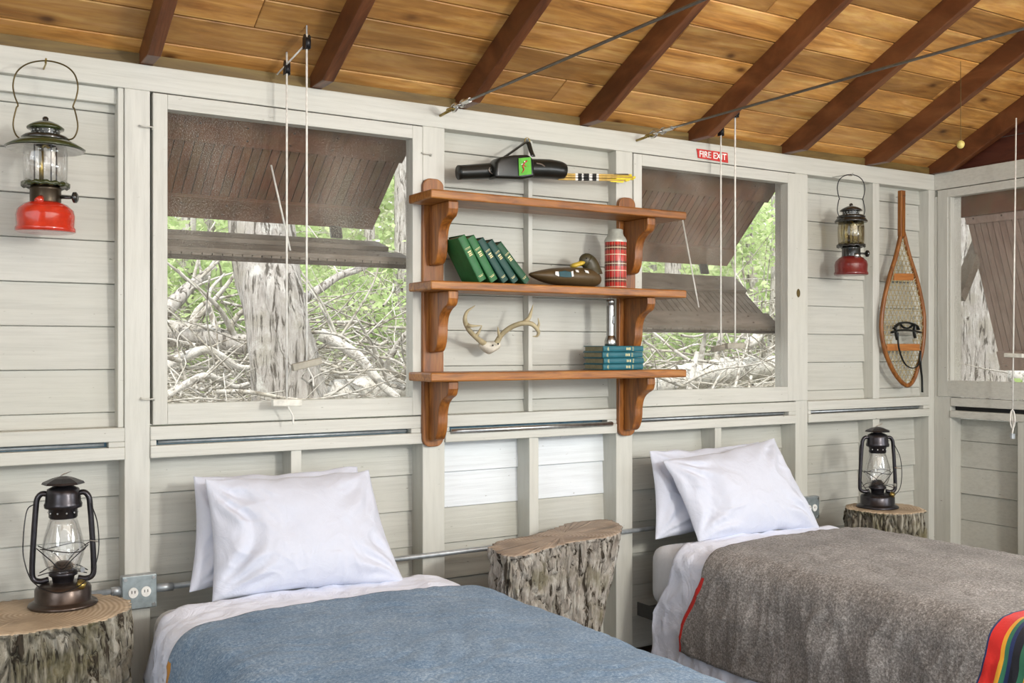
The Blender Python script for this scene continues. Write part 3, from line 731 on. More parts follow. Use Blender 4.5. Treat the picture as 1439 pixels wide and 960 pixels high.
b = new(); ball(b, C1(608, 163, -.124), .0035, (1, .5, 1), 10, 8); tube(b, [C1(590, 176, -.124), C1(600, 172, -.124)], .0012, 6); finish(b, 'emblem_white', M_WHITE, qv)  # white part of the patch's emblem
b = new(); tube(b, crom([C1(510, 140, -.07), C1(560, 105, -.055), C1(612, 68, -.03)], 5), .011, 8, flat=.35); tube(b, crom([C1(648, 135, -.07), C1(636, 105, -.05), C1(626, 68, -.03)], 5), .011, 8, flat=.35); finish(b, 'strap', M_LEATHER, qv, smooth=True)
b = new(); c = C1(620, 62, -.03); tube(b, [c+Vector((.012*math.cos(a), 0, .012*math.sin(a))) for a in [2*PI*i/20 for i in range(20)]], .002, 8, closed=True); finish(b, 'ring', M_BRASS, qv, smooth=True)
b = new(); tube(b, [C1(620, 50, .02), C1(620, 50, -.035)], .002, 8); finish(b, 'nail', M_STEEL, qv)
b = new(); tube(b, crom([C1(440, 190, -.085), C1(436, 205, -.088), C1(452, 220, -.088), C1(462, 212, -.086)], 4), .002, 6); tube(b, crom([C1(664, 170, -.092), C1(690, 175, -.095), C1(712, 195, -.092)], 4), .003, 6); finish(b, 'lacing', M_STEEL, qv)
ends = [(226, .0, 1120, 'yellow_tips', 'wooden arrow with black feathers, uppermost in the quiver'), (236, -.012, 1138, '', 'wooden arrow with bright yellow feathers, in the middle of the quiver arrows'),
        (243, .008, 1130, '', 'wooden arrow with striped crest, lower one behind in the quiver'), (250, -.004, 1100, '', 'wooden arrow lying lowest in the quiver')]
for i, (yy, dy, xe, q, lb) in enumerate(ends):
    Y = -.055+dy; a = C1(770, yy-4, Y); e = C1(xe, yy+2, Y); d = (e-a)
    r = thing('arrow', lb, 'arrow', a, 0, 'arrows in the quiver')
    b = new(); tube(b, [(0, 0, 0), d], .0042, 8); finish(b, 'shaft', M_ARROW, r, smooth=True)
    L0 = C1(770, yy-4, Y); tt = lambda xx: (C1(xx, yy, Y)-a).dot(d)/d.dot(d)
    for p0, p1 in ((862, 880), (889, 915), (931, 950)): b = new(); tube(b, [d*tt(p0), d*tt(p1)], .0049, 8); finish(b, 'crest_band', M_BK, r, smooth=True)
    for p0, p1 in ((850, 862), (880, 889), (915, 931), (950, 962)): b = new(); tube(b, [d*tt(p0), d*tt(p1)], .0048, 8); finish(b, 'white_band', M_WHITE, r, smooth=True)
    for an__ in (.5, 2.6, 4.7):
        b = new(); s_ = Vector((0, math.cos(an__), math.sin(an__)))
        b.faces.new([b.verts.new(v) for v in (d*.72, d*.76+s_*.008, d*.94+s_*.010, d*.97, )])
        finish(b, 'feather', M_BK if i == 0 else M_FLETCHY, r, solid=.001)
    b = new(); tube(b, [d*.97, d*1.0], .0055, 8); finish(b, 'nock', M_FLETCHY, r)

# ------------------------------------------------------------------ pressure lanterns on the wall
def pressure_lantern(cx, ybase, Y, label, wide=True, red=M_RED, flip=1):
    c = P(cx, ybase, Y=Y); t = (Y-CAM_Y)/(FW.y+RT.y*(cx-719.5)/F); 
    r = thing('pressure_lantern', label, 'lantern', c)
    r.rotation_euler = (0, 0, math.radians(-25 if flip > 0 else -60))
    s = .00217
    R = .085 if wide else .080
    b = new(); lathe(b, [(0, .004), (R-.006, 0), (R, .003), (R, .012), (R-.004, .018), (R-.002, .05), (R-.006, .068), (R-.022, .084), (.045, .092), (0, .094)], 48); finish(b, 'fount', red, r, smooth=True)
    b = new(); lathe(b, [(.044, .090), (.044, .128), (.047, .132), (.040, .140), (0, .14)], 36); finish(b, 'collar', M_BLACK if not wide else plain('dark_collar', (.05, .035, .02), .35, .6), r, smooth=True)
    b = new(); n = 48; R2 = .068
    rings = [[b.verts.new(((rr+(.002 if k else 0)*math.sin(14*2*PI*i/n))*math.cos(2*PI*i/n), (rr)*math.sin(2*PI*i/n), z+.0025*math.sin(14*2*PI*i/n)*(rr > .05))) for i in range(n)] for k, (rr, z) in enumerate(((.02, .142), (R2-.006, .142), (R2, .137), (R2, .147), (R2-.008, .152), (.02, .152)))]
    for A, B in zip(rings, rings[1:]):
        for i in range(n): b.faces.new((A[i], A[(i+1) % n], B[(i+1) % n], B[i]))
    finish(b, 'burner_frame_plate', M_GENAM if wide else M_BLACK, r, smooth=True)
    b = new(); tube(b, [(.040, 0, .108), (.082, 0, .108)], .005, 10); lathe2 = new(); lathe2.free()
    tube(b, [(.078, 0, .108), (.082, 0, .108), (.090, 0, .108), (.094, 0, .108)], [.010, .017, .017, .011], 12); finish(b, 'valve_knob', M_BLACK, r, smooth=True)
    b = new(); tube(b, [(0, -.040, .100), (0, -.060, .086)], [.010, .013], 12); finish(b, 'filler_cap', red if wide else M_STEEL, r, smooth=True)
    b = new(); lathe(b, [(.060, .152), (.062, .20), (.062, .235), (.059, .262)], 40); finish(b, 'glass_globe', M_GLASS if wide else M_AMBER, r, smooth=True, solid=.0015)
    b = new()
    for k in range(4):
        a = PI/4+k*PI/2; tube(b, [(.034*math.cos(a), .034*math.sin(a), .150), (.034*math.cos(a), .034*math.sin(a), .27)], .0022, 6)
    finish(b, 'frame_rod', M_BLACKM, r)
    b = new(); tube(b, [(-.012, .0, .15), (-.012, .0, .26)], .0065, 10); tube(b, crom([(-.012, 0, .255), (0, 0, .266), (.012, 0, .255)], 4), .005, 8); finish(b, 'generator', M_BRASS, r, smooth=True)
    b = new(); ball(b, (.014, 0, .240), .012, (1, 1, 1.4), 14, 10); finish(b, 'mantle', M_MANTLE, r, smooth=True)
    if wide: pf = [(.060, .266), (.110, .252), (.113, .256), (.085, .273), (.062, .283), (.055, .285)]
    else: pf = [(.058, .262), (.076, .258), (.078, .264), (.070, .276), (.058, .284), (.05, .286)]
    b = new(); lathe(b, pf, 56); finish(b, 'ventilator_brim', M_GENAM if wide else M_BLACK, r, smooth=True)
    if wide:
        b = new(); lathe(b, [(.030, .264), (.060, .264), (.109, .2505)], 56); finish(b, 'brim_underside', M_WENAM, r, smooth=True)
    b = new(); lathe(b, [(.066, .280), (.068, .286), (.060, .293), (.040, .296)], 40); lathe(b, [(.036, .292), (.038, .312)], 40)
    finish(b, 'vent_collar', M_BLACK, r, smooth=True)
    b = new()
    for k in range(16):
        a = 2*PI*k/16
        for zz in (.297, .306): ball(b, (.0385*math.cos(a+zz*30), .0385*math.sin(a+zz*30), zz), .0035, (1, 1, 1), 6, 5)
    finish(b, 'vent_holes', plain('vent_hole_rim', (.35, .36, .34), .4, .8), r)
    b = new(); lathe(b, [(.038, .311), (.052, .313), (.053, .318), (.040, .328), (.022, .336), (.012, .339), (0, .339)], 40); finish(b, 'ventilator_cap', M_GENAM if wide else M_BLACK, r, smooth=True)
    b = new(); lathe(b, [(.008, .338), (.009, .347), (.005, .352), (0, .353)], 16); finish(b, 'ball_nut', M_BLACK, r, smooth=True)
    # bail, turned to lie across the view
    W_ = 1.0 if wide else .78
    pts = [(-.055, .282), (-.082, .290), (-.094, .325), (-.085, .375), (-.080, .385), (-.090, .415), (-.094, .450), (-.082, .487), (-.050, .512), (0, .522)]
    zsc = 1.0 if wide else .88
    def bz(z): return .282+(z-.282)*zsc
    pts = [(x*W_, 0, bz(z)) for x, z in pts]; pts = pts + [(-x, 0, z) for x, _, z in pts[-2::-1]]
    b = new(); tube(b, crom(pts, 6), .0024, 8); finish(b, 'bail_handle', M_WIRE if wide else M_BLACKM, r, smooth=True)
    top = r.location + Vector((0, 0, bz(.522)))
    return r, top
r1, tp = pressure_lantern(64, 327, -.125, 'bright red pressure lantern with wide green brim hanging on the wall at far left')
b = new(); tube(b, crom([tp+Vector((.01, .135, .006)), tp+Vector((.005, .03, .001)), tp+Vector((0, 0, -.006)), tp+Vector((0, -.012, .004))], 5), .0028, 8)
tag(finish(b, 'wall_hook', M_BRASS, smooth=True), 'brass hook holding the bright red lantern at far left', 'hook')
r2, tp = pressure_lantern(1196, 387, -.115, 'dark red pressure lantern with small black cap hanging beside the snowshoe', wide=False, red=M_DRED, flip=-1)
r2.rotation_euler.z = math.radians(-20)
b = new(); tube(b, crom([tp+Vector((.0, .125, .004)), tp+Vector((.0, .03, .001)), tp+Vector((0, 0, -.006)), tp+Vector((0, -.012, .004))], 5), .0028, 8)
tag(finish(b, 'wall_hook', M_STEEL, smooth=True), 'small steel hook holding the dark red lantern right of the second window', 'hook')

# ------------------------------------------------------------------ stumps
def stump(name, label, outline, ztop, zbot, mbark, mtop, seed, taper=lambda a, f: 1.0, shift=lambda f: (0, 0), tilt=(0, 0), origin=None, nz=150):
    cx = sum(p[0] for p in outline)/len(outline); cy = sum(p[1] for p in outline)/len(outline)
    pts = crom([Vector((x-cx, y-cy, 0)) for x, y in outline]+[Vector((outline[0][0]-cx, outline[0][1]-cy, 0))], 40)[:-1]
    # resample evenly
    n = 420; per = [0]
    P_ = pts+[pts[0]]
    for a, b_ in zip(P_, P_[1:]): per.append(per[-1]+(b_-a).length)
    T = per[-1]; res = []; j = 0
    for i in range(n):
        s = T*i/n
        while per[j+1] < s: j += 1
        f = (s-per[j])/max(1e-9, per[j+1]-per[j]); res.append(P_[j].lerp(P_[j+1], f))
    r = thing(name, label, 'stump', (cx, cy, zbot))
    H = ztop-zbot; bm_ = new(); rings = []
    for k in range(nz+1):
        f = k/nz; ring = []
        z = H*f
        dx, dy = shift(1-f)
        for i, p in enumerate(res):
            nrm_ = Vector((res[(i+1) % n].y-res[i-1].y, -(res[(i+1) % n].x-res[i-1].x), 0)).normalized()
            if nrm_.dot(p) < 0: nrm_ = -nrm_
            a = i/n*2*PI; q = Vector((math.cos(a)*T*6.2+seed, math.sin(a)*T*6.2, z*8))
            q += Vector(noise.noise_vector(q*.8))*.75
            d, _ = noise.voronoi(q, distance_metric='DISTANCE', exponent=2.5)
            e = d[1]-d[0]; ridge = min(1, e*3.0)
            disp = -.028*(1-ridge)**1.3 + .006*noise.noise(q*2.5) + .012*noise.noise(Vector((math.cos(a)*2+seed, math.sin(a)*2, z*2)))
            if f > .985: disp *= .5
            tp_ = taper(a, 1-f)
            co = Vector((p.x*tp_, p.y*tp_, 0)) + nrm_*disp
            zz = z + (tilt[0]*p.x+tilt[1]*p.y)*f
            ring.append(bm_.verts.new((co.x+dx, co.y+dy, zz)))
        rings.append(ring)
    for A, B in zip(rings, rings[1:]):
        for i in range(n): bm_.faces.new((A[i], A[(i+1) % n], B[(i+1) % n], B[i]))
    bm_.faces.new(rings[0][::-1]); top = [v.co.copy() for v in rings[-1]]
    finish(bm_, 'bark', mbark, r, smooth=True)
    bm_ = new(); prev = [bm_.verts.new((v.x, v.y, v.z+.0015)) for v in top]; outer = [bm_.verts.new((v.x, v.y, v.z-.0005)) for v in top]
    for i in range(n): bm_.faces.new((outer[i], outer[(i+1) % n], prev[(i+1) % n], prev[i]))
    for q in (.9, .7, .45, .2):
        cur = [bm_.verts.new((v.x*q, v.y*q, H+(v.z-H)*q+.003+.002*noise.noise(v*30*q))) for v in top]
        for i in range(n): bm_.faces.new((prev[i], prev[(i+1) % n], cur[(i+1) % n], cur[i]))
        prev = cur
    bm_.faces.new(prev)
    finish(bm_, 'sawn_top', mtop, r, smooth=True)
    return r
def oval(cx, cy, rx, ry, seed, rot=0, n=12, amp=.05):
    rnd = random.Random(seed); o = []
    for i in range(n):
        a = 2*PI*i/n; q = 1+rnd.uniform(-amp, amp); x = rx*q*math.cos(a); y = ry*q*math.sin(a)
        o.append((cx+x*math.cos(rot)-y*math.sin(rot), cy+x*math.sin(rot)+y*math.cos(rot)))
    return o
SL_Z = .585
stump('tree_stump', 'thick grey-barked stump at far left carrying a hurricane lantern', oval(.335, -.285, .295, .215, 3, rot=.1), SL_Z, 0, M_BARKD, M_TOP, 3.1)
zt = .635
top_px = [(686, 769), (702, 760), (740, 754), (772, 745), (800, 734), (830, 729), (858, 731), (873, 739), (870, 750), (848, 757), (806, 763), (772, 772), (738, 781), (708, 782)]
out = []
for p in top_px:
    q = P(p[0], p[1], Z=zt); out.append((q.x, min(q.y, -.06)))
stump('tree_stump', 'wide sawn stump with a kidney-shaped top standing between the two beds', out, zt, 0, M_BARK, M_TOP2, 9.4,
      taper=lambda a, f: 1-.30*f, shift=lambda f: (-.075*f, -.0*f))
SR_Z = .592
stump('tree_stump', 'round mossy stump in the far corner carrying a hurricane lantern', oval(4.03, -.30, .188, .175, 5), SR_Z, 0, M_BARKD, M_TOP, 17.7)

# ------------------------------------------------------------------ hurricane lanterns
def hurricane():
    r = thing('hurricane_lantern', 'blackened steel hurricane lantern standing on the far left stump', 'lantern')
    b = new(); lathe(b, [(0, 0), (.094, 0), (.097, .003), (.094, .009), (.084, .014), (.078, .018), (.078, .050), (.074, .058), (.058, .066), (.030, .070), (0, .070)], 48); finish(b, 'fuel_tank', M_RUST, r, smooth=True)
    b = new(); lathe(b, [(.028, .068), (.032, .085), (.040, .090), (.040, .098), (.030, .104), (.026, .122), (.016, .130), (0, .131)], 32); finish(b, 'burner', M_IRON, r, smooth=True)
    b = new(); lathe(b, [(.036, .100), (.047, .118), (.057, .150), (.058, .172), (.052, .205), (.042, .240), (.036, .262)], 40); finish(b, 'glass_globe', M_GLASS, r, smooth=True, solid=.0015)
    for s in (-1, 1):
        b = new(); tube(b, crom([(s*.040, 0, .078), (s*.062, 0, .074), (s*.080, 0, .082), (s*.084, 0, .110), (s*.080, 0, .200), (s*.074, 0, .290), (s*.070, 0, .318), (s*.058, 0, .332), (s*.040, 0, .330)], 5), .0105, 14, flat=.8); finish(b, 'side_tube', M_IRON, r, smooth=True)
    b = new(); lathe(b, [(.036, .258), (.040, .262), (.040, .286), (.052, .290), (.053, .300), (.050, .306), (.048, .330), (.044, .345), (.030, .352), (.020, .354)], 40); finish(b, 'hood', M_IRON, r, smooth=True)
    b = new()
    for k in range(10):
        a = 2*PI*k/10; ball(b, (.040*math.cos(a), .040*math.sin(a), .276), .003, (1, 1, 1), 6, 5)
    finish(b, 'hood_vent_holes', M_STEEL, r)
    b = new(); lathe(b, [(.020, .350), (.022, .362), (.0, .362)], 20); n = 8
    lathe(b, [(.060, .360), (.056, .366), (.030, .377), (.010, .382), (0, .382)], 8); lathe(b, [(.058, .359), (0, .366)], 8)
    finish(b, 'chimney_cap', M_IRON, r)
    b = new(); tube(b, crom([(-.012, 0, .380), (-.004, 0, .386), (.012, 0, .392), (.022, 0, .398)], 4), .002, 6); finish(b, 'lift_ring', M_STEEL, r)
    # wire guard round the globe
    b = new(); tube(b, [(.062*math.cos(a), .062*math.sin(a), .168+.006*math.sin(2*a)) for a in [2*PI*i/40 for i in range(40)]], .0016, 6, closed=True)
    for s in (-1, 1):
        tube(b, crom([(-.070, s*.02, .175), (-.03, s*.056, .145), (.0, s*.055, .115), (.03, s*.056, .145), (.070, s*.02, .178)], 6), .0016, 6)
        tube(b, crom([(-.066, s*.02, .095), (-.03, s*.048, .108), (.03, s*.048, .108), (.066, s*.02, .095)], 6), .0016, 6)
    finish(b, 'wire_guard', M_BLACKM, r)
    b = new(); tube(b, crom([(-.074, -.006, .305), (-.094, -.03, .29), (-.102, -.045, .22), (-.100, -.050, .15), (-.070, -.075, .085), (0, -.100, .058), (.07, -.075, .085), (.098, -.045, .15), (.096, -.03, .24), (.074, -.006, .305)], 6), .0018, 6); finish(b, 'bail_handle', M_BLACKM, r)
    b = new(); tube(b, [(.075, -.02, .19), (.098, -.035, .188)], .002, 6); tube(b, [(.03, -.04, .115), (.055, -.07, .115)], .002, 6); tube(b, [(.052, -.066, .115), (.058, -.074, .115)], .008, 10); finish(b, 'wick_knob', M_STEEL, r)
    b = new(); tube(b, [(.05, -.045, .060), (.055, -.052, .074)], .013, 14); finish(b, 'filler_cap', M_BRASS, r, smooth=True)
    return r
h1 = hurricane(); h1.location = (.437, -.225, SL_Z+.004); h1.rotation_euler = (0, 0, math.radians(-12))
h2 = copy_tree(h1); h2.location = (4.005, -.275, SR_Z+.004); h2.rotation_euler = (0, 0, math.radians(-32))
h2['label'] = 'black hurricane lantern standing on the round stump in the far corner'
for ch in [x for x in bpy.data.objects if x.parent == h2 and x.name.startswith('fuel_tank')]:
    ch.data = ch.data.copy(); ch.data.materials[0] = M_IRON

# ------------------------------------------------------------------ snowshoe
def C6(x, y, Y=-.03): return P(1120+x/2.5286, 220+y/2.5286, Y=Y)
ss = thing('snowshoe', 'wooden teardrop snowshoe with rawhide lacing hanging in the corner', 'snowshoe')
YS = -.03
left = [(372, 262), (352, 350), (328, 430), (309, 510), (300, 580), (302, 640), (317, 705), (348, 772), (385, 812)]
right = [(376, 262), (398, 350), (423, 430), (442, 510), (451, 580), (447, 670), (430, 745), (410, 800), (385, 812)]
outl = crom([C6(x, y, YS) for x, y in left] + [C6(x, y, YS) for x, y in right[-2::-1]], 8)
tl = P(1267, 268, Y=YS); hd = C6(371, 265, YS)
b = new(); tube(b, outl, .0115, 10, flat=1.0); finish(b, 'hoop_frame', M_UPR, ss, smooth=True)
b = new(); bar(b, tl, hd+Vector((0, 0, -.03)), .036, .024, up=Vector((0, 1, 0))); finish(b, 'tail', M_UPR, ss, bevel=.004)
def inside(x, z):
    c = False; n = len(outl)
    for i in range(n):
        a, q = outl[i], outl[i-1]
        if (a.z > z) != (q.z > z) and x < (q.x-a.x)*(z-a.z)/(q.z-a.z)+a.x: c = not c
    return c
zlo = min(p.z for p in outl); zhi = max(p.z for p in outl); xlo = min(p.x for p in outl); xhi = max(p.x for p in outl)
def clipseg(bm, x0, z0, x1, z1, Y, r_):
    n = 60; run = None
    for i in range(n+1):
        t = i/n; x = x0+(x1-x0)*t; z = z0+(z1-z0)*t
        if inside(x, z) and not (C6(340, 600).x < x < C6(410, 600).x and C6(380, 668).z < z < C6(380, 625).z):
            if run is None: run = (x, z)
            last = (x, z)
        elif run is not None:
            if (Vector(run)-Vector(last)).length > .004: tube(bm, [(run[0], Y, run[1]), (last[0], Y, last[1])], r_, 5)
            run = None
    if run is not None: tube(bm, [(run[0], Y, run[1]), (last[0], Y, last[1])], r_, 5)
b = new(); sp = .030; Hh = zhi-zlo; Wd = xhi-xlo
k = -40
while k < 60:
    c0 = xlo + k*sp
    clipseg(b, c0, zlo, c0+Hh*.58, zhi, YS-.002, .0021); clipseg(b, c0, zlo, c0-Hh*.58, zhi, YS+.002, .0021)
    k += 1
z = zlo
while z < zhi: clipseg(b, xlo, z, xhi, z, YS, .0019); z += .026
finish(b, 'rawhide_lacing', plain('rawhide', (.36, .30, .16), .6), ss)
M_XB = wood('orange_crossbar', (.34, .13, .03), (.46, .19, .045), (.54, .25, .07))
for x0, x1, y in ((343, 412, 428), (318, 434, 678)):
    b = new(); bar(b, C6(x0, y, YS), C6(x1, y, YS), .012, .036, up=Vector((0, 0, 1))); finish(b, 'crossbar', M_XB, ss, bevel=.003)
b = new()
for pts, rr in (([(345, 612), (362, 594), (392, 590), (422, 600), (432, 615)], .011), ([(338, 625), (360, 618), (400, 618), (438, 625)], .012), ([(350, 600), (352, 630), (356, 652)], .010), ([(418, 600), (416, 625), (420, 645)], .010), ([(365, 590), (375, 605), (395, 610), (410, 600)], .009)):
    tube(b, crom([C6(x, y, YS-.022) for x, y in pts], 6), rr, 8, flat=.5)
finish(b, 'binding', M_LEATHER, ss, smooth=True)
b = new(); tube(b, crom([C6(358, 625, YS-.03), C6(362, 680, YS-.03), C6(382, 735, YS-.03), C6(412, 752, YS-.03), C6(434, 735, YS-.02), C6(438, 700, YS-.02)], 6), .006, 8, flat=.5)
tube(b, crom([C6(438, 690, YS-.02), C6(440, 750, YS-.018), C6(444, 790, YS-.012), C6(445, 838, YS-.01)], 6), .007, 8, flat=.5); finish(b, 'strap', M_LEATHER, ss, smooth=True)
b = new(); tube(b, [tl+Vector((.0, .035, -.03)), tl+Vector((0, -.025, -.03))], .003, 8); finish(b, 'nail', M_STEEL, ss)

# ------------------------------------------------------------------ fire exit sign
q = [P(979, 209, Y=-.003), P(1022, 215, Y=-.003), P(1023, 229, Y=-.003), P(981, 222, Y=-.003)]
sg = thing('fire_exit_sign', 'small red fire exit sign with white capitals above the second window', 'sign', q[3])
b = new(); b.faces.new([b.verts.new(p-q[3]) for p in q]); finish(b, 'sign_plate', M_SIGN, sg, solid=.004)
def text_mesh(s, size, m, parent, loc, rot, name='lettering', width=None):
    cu = bpy.data.curves.new('t', 'FONT'); cu.body = s; cu.size = size; cu.extrude = .0006; cu.align_x = 'CENTER'; cu.align_y = 'CENTER'; cu.offset = size*.015
    o = bpy.data.objects.new('t', cu); COL.objects.link(o); dg = bpy.context.evaluated_depsgraph_get(); dg.update()
    me = bpy.data.meshes.new_from_object(o.evaluated_get(dg)); bpy.data.objects.remove(o)
    x0 = min(v.co.x for v in me.vertices); x1 = max(v.co.x for v in me.vertices)
    if width:
        for v in me.vertices: v.co.x *= width/(x1-x0)
    me.materials.clear(); me.materials.append(m)
    o = bpy.data.objects.new(name, me); COL.objects.link(o); o.parent = parent; o.location = loc; o.rotation_euler = rot; return o
ctr = (q[0]+q[2])/2-q[3]; wd_ = q[1].x-q[0].x
text_mesh('FIRE EXIT', .040, M_WHITE, sg, ctr+Vector((0, -.003, 0)), (PI/2, 0, 0), width=wd_*.88)
sg_t = sg.children

# ------------------------------------------------------------------ outlets and conduits
def outlet(cx, cy, label, Y=-.03):
    c = P(cx, cy, Y=Y); r = thing('outlet_box', label, 'outlet', c)
    b = new(); box(b, -.056, .056, .0, .03, -.056, .056); finish(b, 'box', M_GALV, r, bevel=.006, seg=3)
    b = new(); box(b, -.054, .054, -.003, .001, -.054, .054); finish(b, 'cover_plate', M_OUT, r, bevel=.002)
    for s in (-1, 1):
        b = new(); prism(b, [(s*.020+.0155*math.cos(a), .017*math.sin(a)) for a in [2*PI*i/20 for i in range(20)]], .004, 'y', (0, -.004, 0)); f = finish(b, 'receptacle', M_WHITE, r)
        b = new()
        for dx in (-.005, .005): box(b, s*.020+dx-.001, s*.020+dx+.001, -.0070, -.0055, -.002, .007)
        finish(b, 'slots', M_BLACK, f)
    for sx_ in (-1, 1):
        for sz_ in (-1, 1): b = new(); tube(b, [(sx_*.044, -.002, sz_*.044), (sx_*.044, -.006, sz_*.044)], .006, 10); finish(b, 'screw', M_STEEL, r)
    return r, c
o1, c1 = outlet(196, 832, 'grey metal double outlet box on the post left of the blue bed')
o2, c2 = outlet(1140, 714, 'grey metal outlet box behind the right bed, beside the corner stump', Y=-.03)
YC = -.013
b = new(); zc1 = c1.z+.008
tube(b, [(-1.5, YC, zc1), (c1.x-.056, YC, zc1)], .010, 12); tube(b, [(c1.x-.085, YC, zc1), (c1.x-.055, YC, zc1)], .0145, 12)
tag(finish(b, 'conduit', M_GALV, smooth=True), 'upper steel conduit pipe running left from the outlet box', 'pipe', 'steel conduits along the wall')
b = new(); tube(b, [(-1.5, YC, zc1-.042), (c1.x-.056, YC, zc1-.036)], .010, 12); tube(b, [(c1.x-.085, YC, zc1-.037), (c1.x-.055, YC, zc1-.036)], .0145, 12)
tag(finish(b, 'conduit', M_GALV, smooth=True), 'lower steel conduit pipe running left behind the far left stump', 'pipe', 'steel conduits along the wall')
b = new(); tube(b, [(c1.x+.056, YC, zc1-.006), (c1.x+.11, YC, zc1-.006)], .0145, 12); tube(b, [(c1.x+.1, YC, zc1-.006), (c2.x-.056, YC, zc1+.001)], .010, 12)
tag(finish(b, 'conduit', M_GALV, smooth=True), 'long steel conduit pipe running behind both beds and the middle stump', 'pipe', 'steel conduits along the wall')
# bright rod lying along the middle rail
a = P(634, 606.5, Y=-.012); e = P(860, 598, Y=-.012)
b = new(); tube(b, [a, (e.x, e.y, a.z)], .0105, 12)
tag(finish(b, 'steel_rod', M_STEEL, smooth=True), 'bright steel rod fixed along the rail under the lowest shelf', 'rod')

# ------------------------------------------------------------------ beds
def beddrape(xc, hw, ztop, y0f, y1, hang, off, seed, folds, ny=170, ns=150, wr=.004, r=.065, floor=.012, flare=.02, hemw=0):
    """cloth over a mattress: cross-section runs up the left side, over and down the right"""
    bm_ = new(); uv = bm_.loops.layers.uv.new('UVMap')
    R = r+off; flat = 2*(hw-r); arc = R*PI/2; tot = hang[0]+arc+flat+arc+hang[1]
    rows = []
    for j in range(ny+1):
        v = j/ny; row = []
        for i in range(ns+1):
            s = tot*i/ns
            q = 0; side = 0
            if s < hang[0]:
                d = hang[0]-s; x = -hw-off; z = ztop-r-d; n_ = Vector((-1, 0, 0)); q = d; side = -1
            elif s < hang[0]+arc:
                a = (s-hang[0])/R; x = -(hw-r)-R*math.cos(a); z = ztop-r+R*math.sin(a); n_ = Vector((-math.cos(a), 0, math.sin(a))); side = -1
            elif s < hang[0]+arc+flat:
                x = -(hw-r)+(s-hang[0]-arc); z = ztop+off; n_ = Vector((0, 0, 1))
            elif s < hang[0]+2*arc+flat:
                a = (s-hang[0]-arc-flat)/R; x = (hw-r)+R*math.sin(a); z = ztop-r+R*math.cos(a); n_ = Vector((math.sin(a), 0, math.cos(a))); side = 1
            else:
                d = s-(hang[0]+2*arc+flat); x = hw+off; z = ztop-r-d; n_ = Vector((1, 0, 0)); q = d; side = 1
            ystart = y0f(s, tot, q); y = ystart+(y1-ystart)*v
            if side == 0 or q == 0: z += .022*max(0, 1-(x/hw)**2)*min(1, 1)
            p = Vector((xc+x, y, z))
            g = min(1, q/.12)
            fd = g*(folds*(.5+.5*math.sin(y*17+2.2*math.sin(y*5+seed)+seed)) + flare*(q/.35))
            wv = Vector((x*7, y*5, z*6))+Vector((seed, seed*2, 0))
            wn = noise.noise(wv)*wr*1.5 + abs(noise.noise(Vector((wv.x*.6+wv.y*1.4, wv.y*.7-wv.x, wv.z*1.2))*1.7))*wr*1.6
            rdg = 1-abs(noise.noise(Vector((p.x*9+p.y*13+seed, p.y*9, p.z*4.5)))*2.6)
            wn += max(0, rdg)**3*wr*(1.5 if q > 0 else .25)
            wn = max(wn, -off*.35)
            p += n_*(fd+wn)
            if q > 0: p.y += .012*math.sin(q*9+y*3+seed)*g*(.3 if v in (0,) else 1)
            p.z = max(p.z, floor)
            row.append(bm_.verts.new(p))
        rows.append(row)
    for j in range(ny):
        for i in range(ns):
            f = bm_.faces.new((rows[j][i], rows[j][i+1], rows[j+1][i+1], rows[j+1][i]))
            for l, (a, b_) in zip(f.loops, ((i, j), (i+1, j), (i+1, j+1), (i, j+1))): l[uv].uv = (a/ns, b_/ny)
    return bm_
def superbox(bm, x0, x1, y0, y1, z0, z1, r, n=5):
    bmesh.ops.create_cube(bm, size=1); 
    for v in bm.verts: v.co = Vector(((x0+x1)/2+v.co.x*(x1-x0), (y0+y1)/2+v.co.y*(y1-y0), (z0+z1)/2+v.co.z*(z1-z0)))
    bmesh.ops.bevel(bm, geom=bm.edges[:], offset=r, segments=n, profile=.6, affect='EDGES')
def bed(x0, x1, which, ztop, blk, hem_top, hem_side, sheet0, hangs, blab, mlab, slab, flab, blh):
    xc = (x0+x1)/2; hw = (x1-x0)/2; yh, yf = -.115, -2.03
    fr = thing('bed', flab, 'bed', (xc, -1.05, 0))
    for s in (-1, 1):
        b = new(); box(b, s*(hw-.02)-.018, s*(hw-.02)+.018, -.93, 1.0, .222, .24); box(b, s*(hw-.003)-.002, s*(hw-.003)+.002, -.93, 1.0, .205, .262); finish(b, 'side_rail', M_BLACKM, fr)
        for yy in (.72, 0, -.8):
            b = new(); box(b, s*(hw-.025)-.014, s*(hw-.025)+.014, yy-.014, yy+.014, 0.001, .222); finish(b, 'leg', M_BLACKM, fr, bevel=.003)
    for yy in (.98, .3, -.4, -.91):
        b = new(); box(b, -hw+.04, hw-.04, yy-.018, yy+.018, .224, .238); finish(b, 'cross_rail', M_BLACKM, fr)
    b = new(); superbox(b, x0+.002, x1-.002, yf, yh, .264, ztop-.002, .075); o = finish(b, 'mattress', M_MATT, smooth=True); tag(o, mlab, 'mattress')
    b = beddrape(xc, hw, ztop, lambda s, T, q: sheet0[0] + (sheet0[1]-sheet0[0])*min(1, q/.2), -2.0, hangs, .011, 3.3+x0, .016, wr=.008)
    o = finish(b, 'bed_sheet', M_SHEET, smooth=True, solid=.002); tag(o, slab, 'sheet')
    b = beddrape(xc, hw, ztop, lambda s, T, q: hem_top + (hem_side-hem_top)*min(1, q/.2), -2.01, blh, .036, 3.3+x0, .019, wr=.0045)
    o = finish(b, 'wool_blanket', blk, smooth=True, solid=.006); tag(o, blab, 'blanket')
